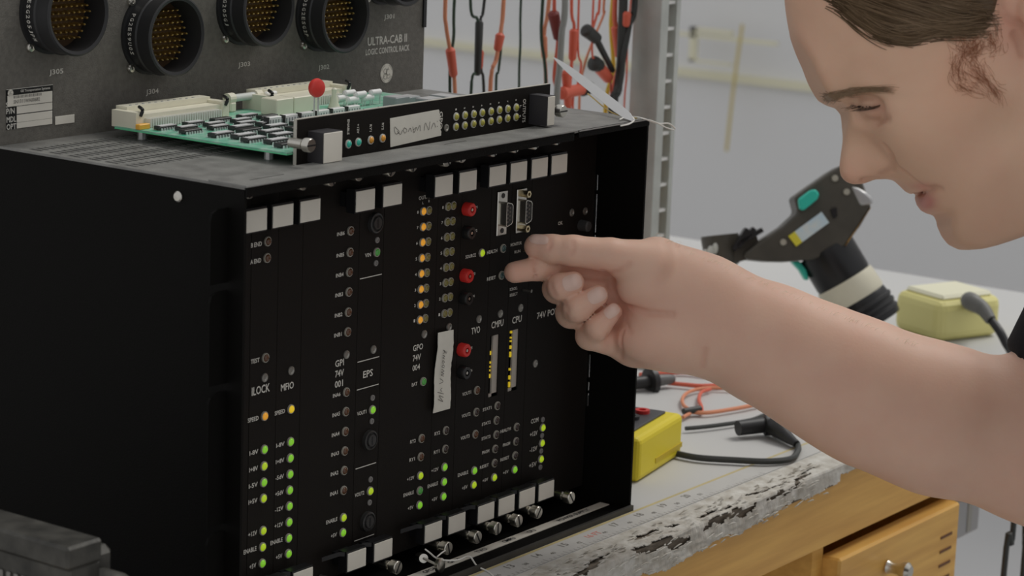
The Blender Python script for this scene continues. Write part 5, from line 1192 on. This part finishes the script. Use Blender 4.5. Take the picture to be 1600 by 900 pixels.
for _ in range(120):
    t = random.uniform(0, len(hl0)-1.001); i = int(t); qs.append(np.array(hl0[i])*(1-t+i)+np.array(hl0[i+1])*(t-i)+np.array([random.uniform(-4, 4), random.uniform(.5, 4)]))
qs = np.array(qs)
for p0 in march(armF, qs[:, 0], qs[:, 1], 1.70, 24):
    if p0[2] > 1.86: continue
    L_ = random.uniform(8, 18)*SH; a = random.uniform(-.6, .9); dr_ = np.array([math.cos(a)*.8, -abs(math.sin(a))*.6-.15, random.uniform(-.4, .2)])
    mb.tube(cam2w(np.array([p0, p0+dr_*L_*.5+np.array([0, -.0006, 0]), p0+dr_*L_+np.array([0, .0012, 0])])), [.00006, .00006, .00003], n=3, smooth=3)
mb.build('arm_hair', BLON, person, kind='stuff')
# ---- clothes
SHIRT = mat('black_cotton', (.012, .012, .014), .85, spec=.2, bump=.3, bscale=600); JEAN = mat('dark_trousers', (.03, .034, .05), .85); SHOE = mat('dark_shoes', (.02, .018, .016), .6)
HIP = w2cam(cam2w(NB)+np.array([.21, -.30, -.40])); latv = w2cam(CC+np.array([.815, .579, 0]))-w2cam(CC)
hem = pt(1690, 610, 1.805); axs = (SR-hem)/np.linalg.norm(SR-hem); upv = np.array([0, -1., 0])
def shirtF(P):
    d = chain(P, [(NB+np.array([.03, .02, 0]), .085), (NB*.55+HIP*.45, .135), (HIP, .150)], .05)
    d = smin(d, rc(P, NB+np.array([.03, .02, 0]), SR, .078, .072), .04); d = smin(d, rc(P, NB+np.array([.03, .02, 0]), SL, .078, .072), .04)
    sl_ = smax(rc(P, hem-axs*.04, SR, .0600, .074), -(P-hem)@axs, .004)
    sl2 = rc(P, SL, SL+w2cam(CC+np.array([.08, -.10, -.20]))-w2cam(CC), .070, .060)
    d = smin(smin(d, sl_, .02), sl2, .02)
    nk = NB+np.array([-.055, -.035, 0]); return smax(d, -el(P, nk, (.075, .075, .075)), .01)
V3, Q3 = nets(shirtF, np.minimum.reduce([HIP, NB, SL, SR, hem])-.2, np.maximum.reduce([HIP, NB, SL, SR, hem])+.2, .005)
field_mesh('t_shirt', V3, Q3, SHIRT, person)
KN = [w2cam(cam2w(HIP+s_*latv*.095)*np.array([1, 1, 0])+np.array([-.05, .07, -.42])) for s_ in (-1, 1)]; AN = [w2cam(cam2w(HIP+s_*latv*.10)*np.array([1, 1, 0])+np.array([.0, .0, -.82])) for s_ in (-1, 1)]
def trouF(P):
    d = rc(P, HIP-latv*.07, HIP+latv*.07, .135, .135)
    for s_, k, a in ((-1, KN[0], AN[0]), (1, KN[1], AN[1])): d = smin(d, chain(P, [(HIP+s_*latv*.085, .105), (k, .070), (a, .058)], .03), .02)
    return d
ends = [HIP]+KN+AN
V4, Q4 = nets(trouF, np.minimum.reduce(ends)-.2, np.maximum.reduce(ends)+.2, .008)
field_mesh('trousers', V4, Q4, JEAN, person)
for a in AN:
    wv_ = cam2w(a); o = MB().ell(wv_*np.array([1, 1, 0])+np.array([-.035, .05, -.862]), (.05, .14, .05), rot=np.array([[.81, -.585, 0], [.585, .81, 0], [0, 0, 1]])).build('shoe', SHOE, person, smooth=True)
    o.data.vertices.foreach_set('co', np.array([[q.co.x, q.co.y, max(q.co.z, -.9-person['_org'][2])] for q in o.data.vertices], np.float32).ravel())
# ------------------------------------------------------------------ tidy helper properties
for o in bpy.data.objects:
    if '_org' in o: del o['_org']
